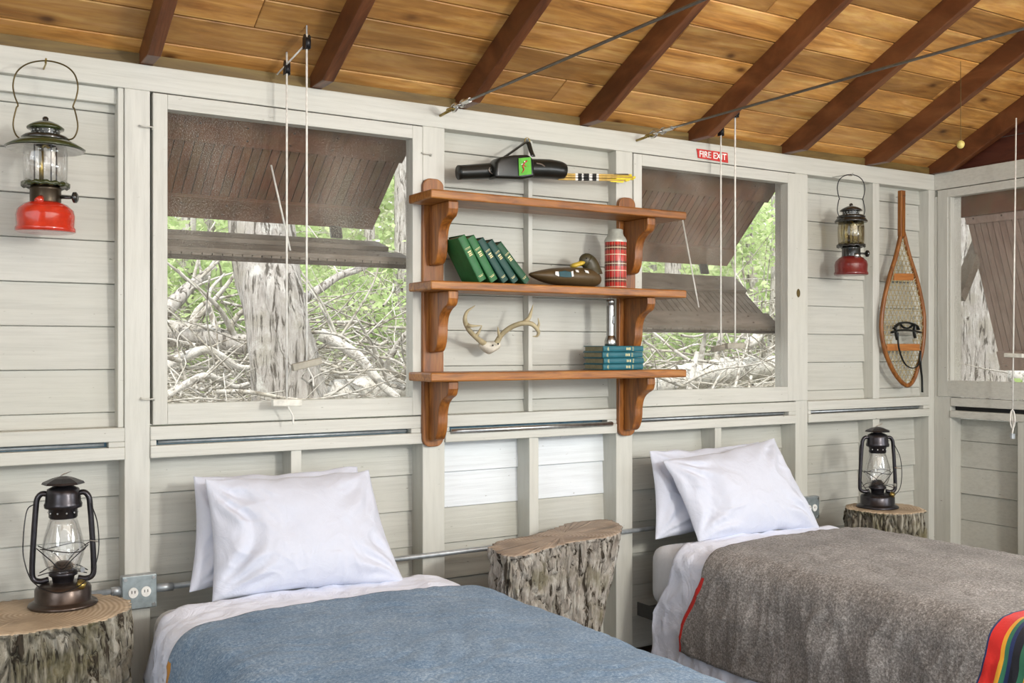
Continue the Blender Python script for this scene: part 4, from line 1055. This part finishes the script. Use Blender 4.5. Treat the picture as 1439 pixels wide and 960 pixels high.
bed(.705, 1.715, 'l', .522, M_BLUE, -.555, -.56, (-.27, -.22), (.40, .40), 'blue heathered wool blanket spread over the left bed', 'pale mattress under the blue blanket on the left bed',
    'white sheet folded back over the top of the blue blanket', 'black metal frame under the blue-blanketed left bed', (.30, .30))
bed(2.735, 3.705, 'r', .522, M_GREY, -.50, -.40, (-.30, -.215), (.385, .385), 'grey wool blanket with red and yellow end stripes over the right bed', 'grey-white mattress under the grey blanket on the right bed',
    'white sheet hanging over the near side of the grey-blanketed bed', 'black metal frame under the grey-blanketed right bed', (.31, .31))
# pillows: centre, size, lean; y of the local frame points to the room
def pillow(label, c4, thick, seed, m=M_PILLOW):
    """c4: four corners TL, TR, BR, BL in the room; the cushion swells between them"""
    TL, TR, BR, BL = c4; n_ = (TR-TL).cross(BL-TL).normalized()
    if n_.y > 0: n_ = -n_
    N_ = 90; bm_ = new(); fr = []; bk_ = []
    for j in range(N_+1):
        v = j/N_; a = []; b_ = []
        for i in range(N_+1):
            u_ = i/N_
            e = 1.0
            # edges bow in slightly between the pointed corners
            uu = .5+(u_-.5)*(1-.05*math.sin(PI*v)); vv = .5+(v-.5)*(1-.06*math.sin(PI*u_))
            p = TL.lerp(TR, uu).lerp(BL.lerp(BR, uu), vv)
            du, dv = min(u_, 1-u_), min(v, 1-v)
            fu = 1-abs(2*u_-1)**2.6; fv = 1-abs(2*v-1)**2.6
            q = (max(0, fu)*max(0, fv))**.62
            sag = .70+.42*v
            t = thick/2*q*sag
            edge = max(0, 1-min(du, dv)*6.0)
            wv = Vector((u_*3.2+seed, v*2.2, seed))
            warp = noise.noise_vector(wv*1.3)
            w1 = noise.noise(wv)*.018+noise.noise(wv*2.7)*.005
            # long folds fanning in from each corner
            w2 = 0
            for cu, cv in ((0, 0), (1, 0), (0, 1), (1, 1)):
                ax, ay = u_-cu, (v-cv)*.65; rr = math.hypot(ax, ay)
                an2 = math.atan2(abs(ay), abs(ax)+1e-6)
                w2 += math.sin(an2*13+warp.x*3+seed*(1+cu+2*cv))*.0095*math.exp(-((rr-.20)/.13)**2)
            rg = 1-abs(noise.noise(Vector((u_*7+warp.x*1.5+seed, v*3.0+warp.y, 4)))*2.4)
            w3 = max(0, rg)**3*.0055*(1 if u_ < .35 or v > .7 or u_ > .75 else .35)
            crease = .020*max(0, 1-abs((u_-.13-.06*warp.x-.05*math.sin(v*5))*11))*math.sin(PI*v)**.5
            d = t + (w1+w2+w3)*min(1, q*1.5) - crease*min(1, q*2)
            wob = noise.noise(Vector((u_*7, v*7, seed*3)))*.008*edge
            a.append(p+n_*max(0.0012, d)+Vector((0, 0, wob))); b_.append(p-n_*max(.0012, t*.75)+Vector((0, 0, wob)))
        fr.append(a); bk_.append(b_)
    F_ = [[bm_.verts.new(p) for p in r_] for r_ in fr]; B_ = [[bm_.verts.new(p) for p in r_] for r_ in bk_]
    for G in (F_, B_):
        for j in range(N_):
            for i in range(N_): bm_.faces.new((G[j][i], G[j][i+1], G[j+1][i+1], G[j+1][i]))
    for i in range(N_):
        bm_.faces.new((F_[0][i], F_[0][i+1], B_[0][i+1], B_[0][i])); bm_.faces.new((F_[N_][i], F_[N_][i+1], B_[N_][i+1], B_[N_][i]))
        bm_.faces.new((F_[i][0], F_[i+1][0], B_[i+1][0], B_[i][0])); bm_.faces.new((F_[i][N_], F_[i+1][N_], B_[i+1][N_], B_[i][N_]))
    o = finish(bm_, 'pillow', m, smooth=True); tag(o, label, 'pillow', 'white pillows on the beds'); return o
pillow('white pillow standing behind the front pillow on the blue bed', [P(272, 669, Y=-.05), P(502, 656, Y=-.05), P(530, 795, Y=-.13), P(266, 832, Y=-.15)], .15, 2.2)
pillow('plump white pillow leaning in front on the blue-blanketed bed', [P(288, 674, Y=-.14), P(518, 661, Y=-.14), P(568, 818, Y=-.30), P(298, 846, Y=-.245)], .21, 5.1)
pillow('white pillow standing behind the front pillow on the grey bed', [P(913, 634, Y=-.05), P(1066, 621, Y=-.05), P(1090, 735, Y=-.13), P(921, 758, Y=-.15)], .15, 8.3)
pillow('plump white pillow leaning in front on the grey-blanketed bed', [P(932, 648, Y=-.15), P(1088, 616, Y=-.15), P(1152, 742, Y=-.31), P(982, 764, Y=-.29)], .21, 11.7)

# ------------------------------------------------------------------ ropes, pulleys, toggles
def pulley(pt, label, big=1.0):
    r = thing('rope_pulley', label, 'pulley', pt, group='small pulleys under the roof boards')
    b = new(); tube(b, [(-.006*big, 0, -.03), (.006*big, 0, -.03)], .016*big, 16); finish(b, 'sheave', M_BLACKM, r, smooth=True)
    b = new(); prism(b, [(-.012*big, -.05), (.012*big, -.05), (.012*big, -.01), (.004, .0), (-.004, .0), (-.012*big, -.01)], .003, 'x', (.008, 0, 0)); prism(b, [(-.012*big, -.05), (.012*big, -.05), (.012*big, -.01), (.004, .0), (-.004, .0), (-.012*big, -.01)], .003, 'x', (-.008, 0, 0)); finish(b, 'cheeks', M_BLACKM, r, bevel=.001)
    b = new(); tube(b, [(0, 0, -.008), (0, 0, .03)], .003, 8); finish(b, 'screw_eye', M_GALV, r); return r
def cord(px, ytop, ybot, Y, label, togang, togY, m=M_TOGGLE, tail=True, group='white shutter cords'):
    a = P(px, ytop, Y=Y); e = P(px, ybot, Y=Y); e = Vector((a.x, Y, e.z))
    r = thing('shutter_cord', label, 'cord', e, 0, group)
    b = new(); tube(b, [(0, 0, a.z-e.z), (0, 0, .0)], .0036, 8)
    if tail: tube(b, crom([(0, 0, 0), (.006, -.004, -.02), (.02, -.002, -.045), (.024, 0, -.075)], 5), .0032, 6)
    finish(b, 'rope', M_ROPE, r, smooth=True)
    b = new(); q = Vector((math.cos(togang), 0, math.sin(togang)))*.052; bar(b, -q, q, .022, .024); finish(b, 'toggle', m, r, bevel=.003)
    return a
def ceilz(Y): return zc(Y)
for (pa, ya, Ya, ba, pb, yb, Yb, bb_, la, lb, ang, win) in (
        (403, 74, -.075, 566, 431, 48, -.20, 512, 'shutter cord with a level toggle at the foot of the left window', 'shutter cord with a tilted toggle in the middle of the left window', -.03, 'left'),
        (1013, 166, -.085, 489, 1033, 147, -.20, 486, 'left of the two shutter cords at the window right of the shelves', 'right of the two shutter cords at the window right of the shelves', .15, 'right')):
    A = cord(pa, ya, ba, Ya, la, ang, 0, M_TOGGLE if win == 'left' else M_OLDTOG)
    B = cord(pb, yb, bb_, Yb, lb, .22 if win == 'left' else .0, 0, M_OLDTOG if win == 'left' else M_OLDTOG)
    pulley(Vector((A.x, Ya, ceilz(Ya)-.03)), 'small pulley nearer the wall, above the %s window cords' % ('left' if win == 'left' else 'fire exit'))
    pulley(Vector((B.x, Yb, ceilz(Yb)-.03)), 'small pulley further from the wall, above the %s window cords' % ('left' if win == 'left' else 'fire exit'), 1.3)
    for q, yy, X_ in ((A, Ya, A.x), (B, Yb, B.x)):   # each cord runs from its pulley to the eaves
        pass
    b = new(); tube(b, [(B.x, Yb+.012, ceilz(Yb)-.06), (A.x-.02, -.03, ZT+.022)], .0030, 6); tag(finish(b, 'cord_run', M_ROPE, smooth=True), 'short sloping cord from the far pulley to the eaves, above the %s' % ('left window' if win == 'left' else 'fire exit sign'), 'cord')
# cords outside, behind the screens
for a, e, lb in (((381, 232), (408, 352), 'slanting cord outside the left window in front of the brown shutter'), ((959, 308), (982, 432), 'slanting cord outside the window right of the shelves')):
    b = new(); tube(b, [P(a[0], a[1], Y=.20), P(e[0], e[1], Y=.14)], .0035, 6); tag(finish(b, 'outdoor_cord', M_ROPE, smooth=True), lb, 'cord')
# cord at the side window with a cleat bundle
a = P(1428, 166, X=4.70); e = P(1423, 575, X=4.70)
r = thing('shutter_cord', 'long cord hanging before the side window at the far right edge', 'cord', (e.x, e.y, e.z), 0, 'white shutter cords')
b = new(); tube(b, [(0, a.y-e.y, a.z-e.z), (0, 0, 0)], .0036, 8); finish(b, 'rope', M_ROPE, r, smooth=True)
tz = P(1423, 500, X=4.70).z-e.z
b = new(); bar(b, (0, -.055, tz), (0, .04, tz+.003), .022, .02); finish(b, 'toggle', M_TOGGLE, r, bevel=.003)
b = new()
for k in range(3): tube(b, [(.005*k, .012*math.cos(t_)+.004*k, -.05-.045*math.sin(t_)) for t_ in [2*PI*i/18 for i in range(18)]], .0035, 6, closed=True)
tube(b, crom([(0, 0, .01), (.006, .006, -.03), (0, -.004, -.08), (0, .004, -.13)], 5), .004, 6); finish(b, 'knot_bundle', M_ROPE, r, smooth=True)
b = new(); tube(b, [(0, 0, -.12), (0, 0, -.145)], .012, 10); finish(b, 'cleat', M_GALV, r)
# tie cables across the room, with eye bolts
def link_ring(bm, c, ax, rr, r2, tw):
    a = ax.normalized(); s = a.cross(Vector((0, 0, 1))).normalized(); s = (Matrix.Rotation(tw, 3, a) @ s)
    tube(bm, [c+a*rr*1.6*math.cos(t_)+s*rr*math.sin(t_) for t_ in [2*PI*i/20 for i in range(20)]], r2, 8, closed=True)
for x, z, lb, px0 in ((1.812, 2.262, 'steel tie cable crossing the roof above the left end of the shelf', 645), (2.772, 2.268, 'steel tie cable crossing the roof left of the fire exit sign', 925)):
    r = thing('tie_cable', lb, 'cable', (x, 0, z), 0, 'steel tie cables under the roof')
    D_ = Vector((0, -1, 0))
    b = new(); n = 240; tube(b, [(0, -.2, .0), (0, -2.6, .0), (0, -5.1, 0)], .0052, 8); finish(b, 'cable', M_CABLE, r, smooth=True)
    b = new(); tube(b, [(0, .005, -.012), (0, -.07, -.008)], .0055, 8); link_ring(b, Vector((0, -.085, -.006)), D_, .012, .0045, 0); finish(b, 'eye_bolt', M_BRASS, r, smooth=True)
    b = new(); link_ring(b, Vector((0, -.115, -.004)), D_, .014, .0048, PI/2); link_ring(b, Vector((0, -.148, -.002)), D_, .015, .0048, .3); link_ring(b, Vector((0, -.180, -.001)), D_, .012, .0045, PI/2); finish(b, 'shackle', M_STEEL, r, smooth=True)
    b = new(); tube(b, [(0, -.185, 0), (0, -.235, 0)], .009, 10); finish(b, 'cable_clamp', M_STEEL, r)
# pull cord with ball
c = P(1350, 203, Y=-.62); r = thing('pull_cord', 'thin cord with a small yellowed ball hanging near the right roof corner', 'pull cord', c)
b = new(); ball(b, (0, 0, 0), .017, (1, 1, 1.12), 18, 12); finish(b, 'ball', M_YBULB, r, smooth=True)
b = new(); tube(b, [(0, 0, .017), (0, -.0, ceilz(-.62)-c.z-.0)], .0014, 6); finish(b, 'string', M_WIRE, r)
# latch hooks
for px, py, lb in ((206, 178, 'small white hook latch at the upper left of the left window'), (208, 561, 'small white hook latch at the lower left of the left window'), (600, 216, 'small white hook latch at the upper right of the left window')):
    c = P(px, py, Y=-.012); b = new(); tube(b, crom([c+Vector((-.02, .010, .004)), c+Vector((-.018, -.002, .0)), c+Vector((0, -.003, -.001)), c+Vector((.018, -.002, .0)), c+Vector((.020, .008, -.006))], 4), .0025, 6)
    tag(finish(b, 'hook_latch', M_TRIM, smooth=True), lb, 'latch', 'hook latches on the windows')
c = P(1122, 412, Y=-.006); b = new(); ball(b, c, .016, (.8, .12, 1.3), 16, 10); o = finish(b, 'knot_hole', M_KNOT, wall, smooth=True)

# ------------------------------------------------------------------ woods outside
def gz(x, y):
    f = max(0, min(1, (y-.5)/1.3)); f = f*f*(3-2*f)
    return -.25 + .78*f + max(0, y-1.2)*.13 + .10*noise.noise(Vector((x*.5, y*.5, 0))) + .03*noise.noise(Vector((x*2, y*2, 3)))
bm = new(); nx, ny = 90, 70; g = []
for j in range(ny+1):
    row = []
    for i in range(nx+1):
        x = -12+44*i/nx; y = .22+ (j/ny)**1.6*34; row.append(bm.verts.new((x, y, gz(x, y))))
    g.append(row)
for j in range(ny):
    for i in range(nx): bm.faces.new((g[j][i], g[j][i+1], g[j+1][i+1], g[j+1][i]))
o = finish(bm, 'woodland_ground', M_GROUND, smooth=True); o['kind'] = 'structure'
bm = new(); vs = [bm.verts.new(p) for p in ((WR+.2, -12, -.25), (30, -12, -.25), (30, .3, -.22), (WR+.2, .3, -.22))]; bm.faces.new(vs); o = finish(bm, 'side_ground', M_GROUND); o['kind'] = 'structure'
def trunk(name, label, pts, rads, m=M_TREE, n=40, rough=.02, cat='tree', group=None, seed=0, segs=16):
    P0 = Vector(pts[0]); r = thing(name, label, cat, P0, 0, group)
    b = new(); tube(b, crom([Vector(p)-P0 for p in pts], segs), rads, n)
    for v in b.verts:
        q = Vector((v.co.x*9+seed, v.co.y*9, v.co.z*1.6)); d, _ = noise.voronoi(q); k = min(1, (d[1]-d[0])*3)
        v.co += Vector((v.co.x, v.co.y, 0)).normalized()*0 + Vector(noise.noise_vector(q*.7))*rough - Vector(noise.noise_vector(q))*rough*(1-k)
    finish(b, 'trunk', m, r, smooth=True); return r
# big leaning tree in the left window
def W(px, py, Y): return P(px, py, Y=Y)
Yt = 1.9
t1 = trunk('large_tree', 'big leaning furrowed tree trunk outside the left window', [W(425, 700, Yt), W(412, 580, Yt), W(390, 450, Yt), W(370, 340, Yt+.1), W(352, 180, Yt+.2), W(340, -120, Yt+.3)], [.25, .215, .175, .165, .15, .14], n=90, rough=.035, seed=4, segs=40)
thin = [(560, 300, 5.5, .07), (520, 280, 6.5, .055), (255, 290, 5.0, .06), (300, 250, 7, .06), (940, 300, 6.0, .10), (915, 300, 7.5, .06), (1060, 300, 8.0, .08), (1000, 300, 9, .07), (590, 300, 8, .07), (1085, 280, 6.5, .05)]
for i, (px, py, Y, rr) in enumerate(thin):
    x = P(px, 490, Y=Y).x; z0 = gz(x, Y)-.1; q = random.uniform(-.25, .25)
    side = ['left', 'left', 'left', 'left', 'right', 'right', 'right', 'right', 'left', 'right'][i]
    trunk('slender_tree', 'pale slender tree trunk standing in the woods beyond the %s window' % ('left' if side == 'left' else 'second'), [(x, Y, z0), (x+q*.3, Y, z0+1.5), (x+q, Y+.1, z0+4), (x+q*1.2, Y, z0+8)], [rr*1.2, rr, rr*.8, rr*.5], M_TREE, 14, .01, 'tree', 'slender trees in the woods', seed=i, segs=8)
x = P(1370, 490, X=6.9); trunk('large_tree', 'broad pale tree trunk outside the side window', [(6.9, x.y+.05, -.3), (6.88, x.y, 1.2), (6.9, x.y-.05, 2.5), (6.95, x.y, 5)], [.42, .36, .34, .3], M_TREE, 60, .03, 'tree', seed=12)
# fallen logs
logs = [((760, 545), (900, 560), 2.9, 2.6, .13, 0), ]
def log(label, a, b_, r0, r1, bend=.1, name='fallen_log', nb=5, m=M_LOG):
    a = Vector(a); b_ = Vector(b_); mid = (a+b_)/2+Vector((0, 0, bend)); r = thing(name, label, 'log', a, 0, 'fallen logs in the woods')
    b = new(); tube(b, crom([Vector((0, 0, 0)), (mid-a)*.5+Vector((0, 0, bend*.2)), mid-a, (b_-a)*.8, b_-a], 8), [r0, r0*.9+r1*.1, (r0+r1)/2, r1, r1*.8], 18)
    for v in b.verts: v.co += Vector(noise.noise_vector(v.co*6))*min(.02, r0*.25)
    finish(b, 'trunk', m, r, smooth=True)
    b = new(); rnd = random.Random(int(a.x*100))
    for k in range(nb):
        t_ = rnd.uniform(.2, .9); p = (b_-a)*t_+Vector((0, 0, bend*.6)); d = Vector((rnd.uniform(-1, 1), rnd.uniform(-.6, .6), rnd.uniform(.2, 1))).normalized()*rnd.uniform(.3, .8)
        tube(b, crom([p, p+d*.5+Vector((0, 0, .05)), p+d+Vector((rnd.uniform(-.2, .2), 0, rnd.uniform(-.1, .15)))], 5), [r1*.35, r1*.22, .006], 7)
    finish(b, 'branch', M_TWIG, r, smooth=True); return r
log('thick fallen log low outside the left window, right of the big tree', W(470, 556, 2.4), W(640, 545, 2.7), .085, .075, .02)
log('fallen limb sloping down to the right of the big tree', W(450, 470, 2.3), W(560, 560, 2.1), .036, .026, .05)
log('dark fallen log left of the big tree, halfway up the window', W(225, 470, 3.2), W(350, 485, 3.0), .085, .07, .03, m=M_TREE)
log('curved bleached limb left of the big tree', W(225, 520, 2.2), W(360, 515, 2.3), .026, .018, .10)
log('thin bleached limb low at the left of the left window', W(230, 560, 1.9), W(350, 540, 2.2), .020, .016, .08)
log('slanting broken limb at the upper left of the left window', W(232, 440, 4.2), W(300, 375, 4.4), .06, .04, .02, m=M_TREE)
log('bare limb slanting up to the right of the big tree', W(430, 420, 3.4), W(530, 365, 3.6), .032, .022, .03, nb=2, m=M_TREE)
log('big fallen log low outside the second window', W(900, 545, 2.6), W(1110, 510, 3.6), .11, .10, .03)
log('upright broken limb outside the second window, left of the toggles', W(968, 552, 2.5), W(980, 495, 2.5), .024, .02, .0, nb=0)
log('slanting pale limb at the right of the second window', W(1052, 485, 3.0), W(1085, 455, 3.3), .045, .035, .0, nb=1)
log('horizontal fallen log beyond the side window', (6.0, .3, 1.16), (6.1, -1.6, 1.15), .07, .07, .0, nb=3)
# tangle of dead branches
bm = new(); rnd = random.Random(21)
def twig(x, y, z, L_, r_, up=.35):
    a = rnd.uniform(0, 2*PI); p = Vector((x, y, z)); d = Vector((math.cos(a), math.sin(a)*.5, rnd.uniform(-.15, up))).normalized()
    pts = [p]
    for k in range(4):
        d = (d+Vector((rnd.uniform(-.4, .4), rnd.uniform(-.3, .3), rnd.uniform(-.35, .3)))).normalized(); p = p+d*L_/4; pts.append(p.copy())
    tube(bm, crom(pts, 3), [r_, r_*.8, r_*.6, r_*.4, r_*.2], 5, cap=False)
for k in range(2100):
    px = rnd.choice((rnd.uniform(200, 620), rnd.uniform(200, 620), rnd.uniform(890, 1130), rnd.uniform(-60, 1200))); Y = rnd.uniform(1.5, 6.5); p = P(px, 490, Y=Y)
    hgt = abs(rnd.gauss(0, .30))*(1.3 if Y > 3.5 else 1); twig(p.x, Y, gz(p.x, Y)+.02+hgt, rnd.uniform(.4, 1.3), rnd.choice((.003, .004, .005, .007, .010, .014)))
tag(finish(bm, 'brush_pile', M_TWIG, smooth=True), 'tangle of bleached dead branches heaped outside the back windows', 'branches', kind='stuff')
bm = new()
for k in range(60): twig(rnd.uniform(5.9, 7), rnd.uniform(-1.6, .3), rnd.uniform(.6, 1.2), rnd.uniform(.4, .9), .01)
tag(finish(bm, 'brush_pile', M_TWIG, smooth=True), 'low tangle of dead branches outside the side window', 'branches', kind='stuff')
# leafy undergrowth and canopy
def leaves(name, label, cat, blobs, size, m, seed, kind=None, group=None):
    rnd = random.Random(seed); b = new()
    for (x, y, z, rx, rz, n) in blobs:
        for k in range(n):
            d = Vector((rnd.gauss(0, 1), rnd.gauss(0, 1), rnd.gauss(0, 1)))*.5; p = Vector((x+d.x*rx, y+d.y*rx*.7, z+d.z*rz)); s = size*rnd.uniform(.6, 1.4)
            u_ = Vector((rnd.uniform(-1, 1), rnd.uniform(-1, 1), rnd.uniform(-.6, .6))).normalized(); v_ = u_.cross(Vector((rnd.uniform(-1, 1), rnd.uniform(-1, 1), rnd.uniform(-1, 1)))).normalized()
            b.faces.new([b.verts.new(q) for q in (p, p+u_*s*.5+v_*s*.28, p+u_*s, p+u_*s*.5-v_*s*.28)])
    o = finish(b, name, m, recalc=False); tag(o, label, cat, group, kind); return o
rnd = random.Random(5)
bl = []
for k in range(200):
    px = (rnd.uniform(180, 660), rnd.uniform(880, 1160), rnd.uniform(-120, 1300))[k % 3]; Y = rnd.uniform(6.5, 13); p = P(px, 490, Y=Y); bl.append((p.x, Y, rnd.uniform(1.0, 4.8), rnd.uniform(.6, 1.4), rnd.uniform(.4, 1.2), 150))
leaves('woodland_canopy', 'bright spring leaves filling the woods beyond the back windows', 'foliage', bl, .13, M_LEAF, 3, 'stuff')
bl = []
for k in range(230):
    px = (rnd.uniform(180, 660), rnd.uniform(880, 1160), rnd.uniform(-160, 1330))[k % 3]; Y = rnd.uniform(10, 17); p = P(px, 490, Y=Y); bl.append((p.x, Y, rnd.uniform(1.0, 7), rnd.uniform(1, 2), rnd.uniform(.8, 1.8), 150))
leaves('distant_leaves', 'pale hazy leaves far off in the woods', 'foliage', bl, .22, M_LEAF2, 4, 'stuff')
shr = [((1000, 470), 4.2, 'leafy green shrub behind the log outside the second window'), ((930, 480), 4.8, 'leafy green shrub at the left of the second window'), ((530, 470), 4.6, 'leafy green shrub right of the big tree outside the left window'),
       ((500, 400), 5.6, 'leafy green shrub beside the slender trees at the right of the left window'), ((260, 395), 5.0, 'leafy green shrub at the upper left of the left window'), ((315, 430), 4.8, 'leafy green shrub just left of the big tree'), ((1070, 330), 4.5, 'leafy green branch cluster at the upper right of the second window')]
for i, ((px, py), Y, lb) in enumerate(shr):
    p = W(px, py, Y)
    r = thing('leafy_shrub', lb, 'shrub', (p.x, Y, gz(p.x, Y)), 0, None)
    h = p.z-gz(p.x, Y); rnd = random.Random(i); b = new()
    for k in range(7):
        e = Vector((rnd.uniform(-.5, .5), rnd.uniform(-.3, .3), h+rnd.uniform(-.2, .3))); tube(b, crom([Vector((0, 0, -.05)), e*.5+Vector((rnd.uniform(-.1, .1), 0, 0)), e], 4), [.014, .009, .004], 5)
    finish(b, 'stem', M_TWIG, r)
    o = leaves('foliage', None, None, [(rnd.uniform(-.45, .45), rnd.uniform(-.3, .3), h+rnd.uniform(-.35, .3), .4, .3, 110) for k in range(9)], .075, M_LEAF, 50+i); o.parent = r
p = (6.1, -.1, .75)
r = thing('leafy_shrub', 'small green shrub low outside the side window', 'shrub', (6.1, -.2, -.25)); o = leaves('foliage', None, None, [(rnd.uniform(-.2, .3), rnd.uniform(-.3, .3), rnd.uniform(.9, 1.4), .3, .2, 90) for k in range(7)], .06, M_LEAF, 90); o.parent = r
b = new(); tube(b, [(0, 0, 0), (.05, 0, 1.2)], [.015, .006], 6); finish(b, 'stem', M_TWIG, r)
bl = [(rnd.uniform(9, 14), rnd.uniform(-3, 3), rnd.uniform(0, 5), 1.4, 1.2, 120) for k in range(60)]
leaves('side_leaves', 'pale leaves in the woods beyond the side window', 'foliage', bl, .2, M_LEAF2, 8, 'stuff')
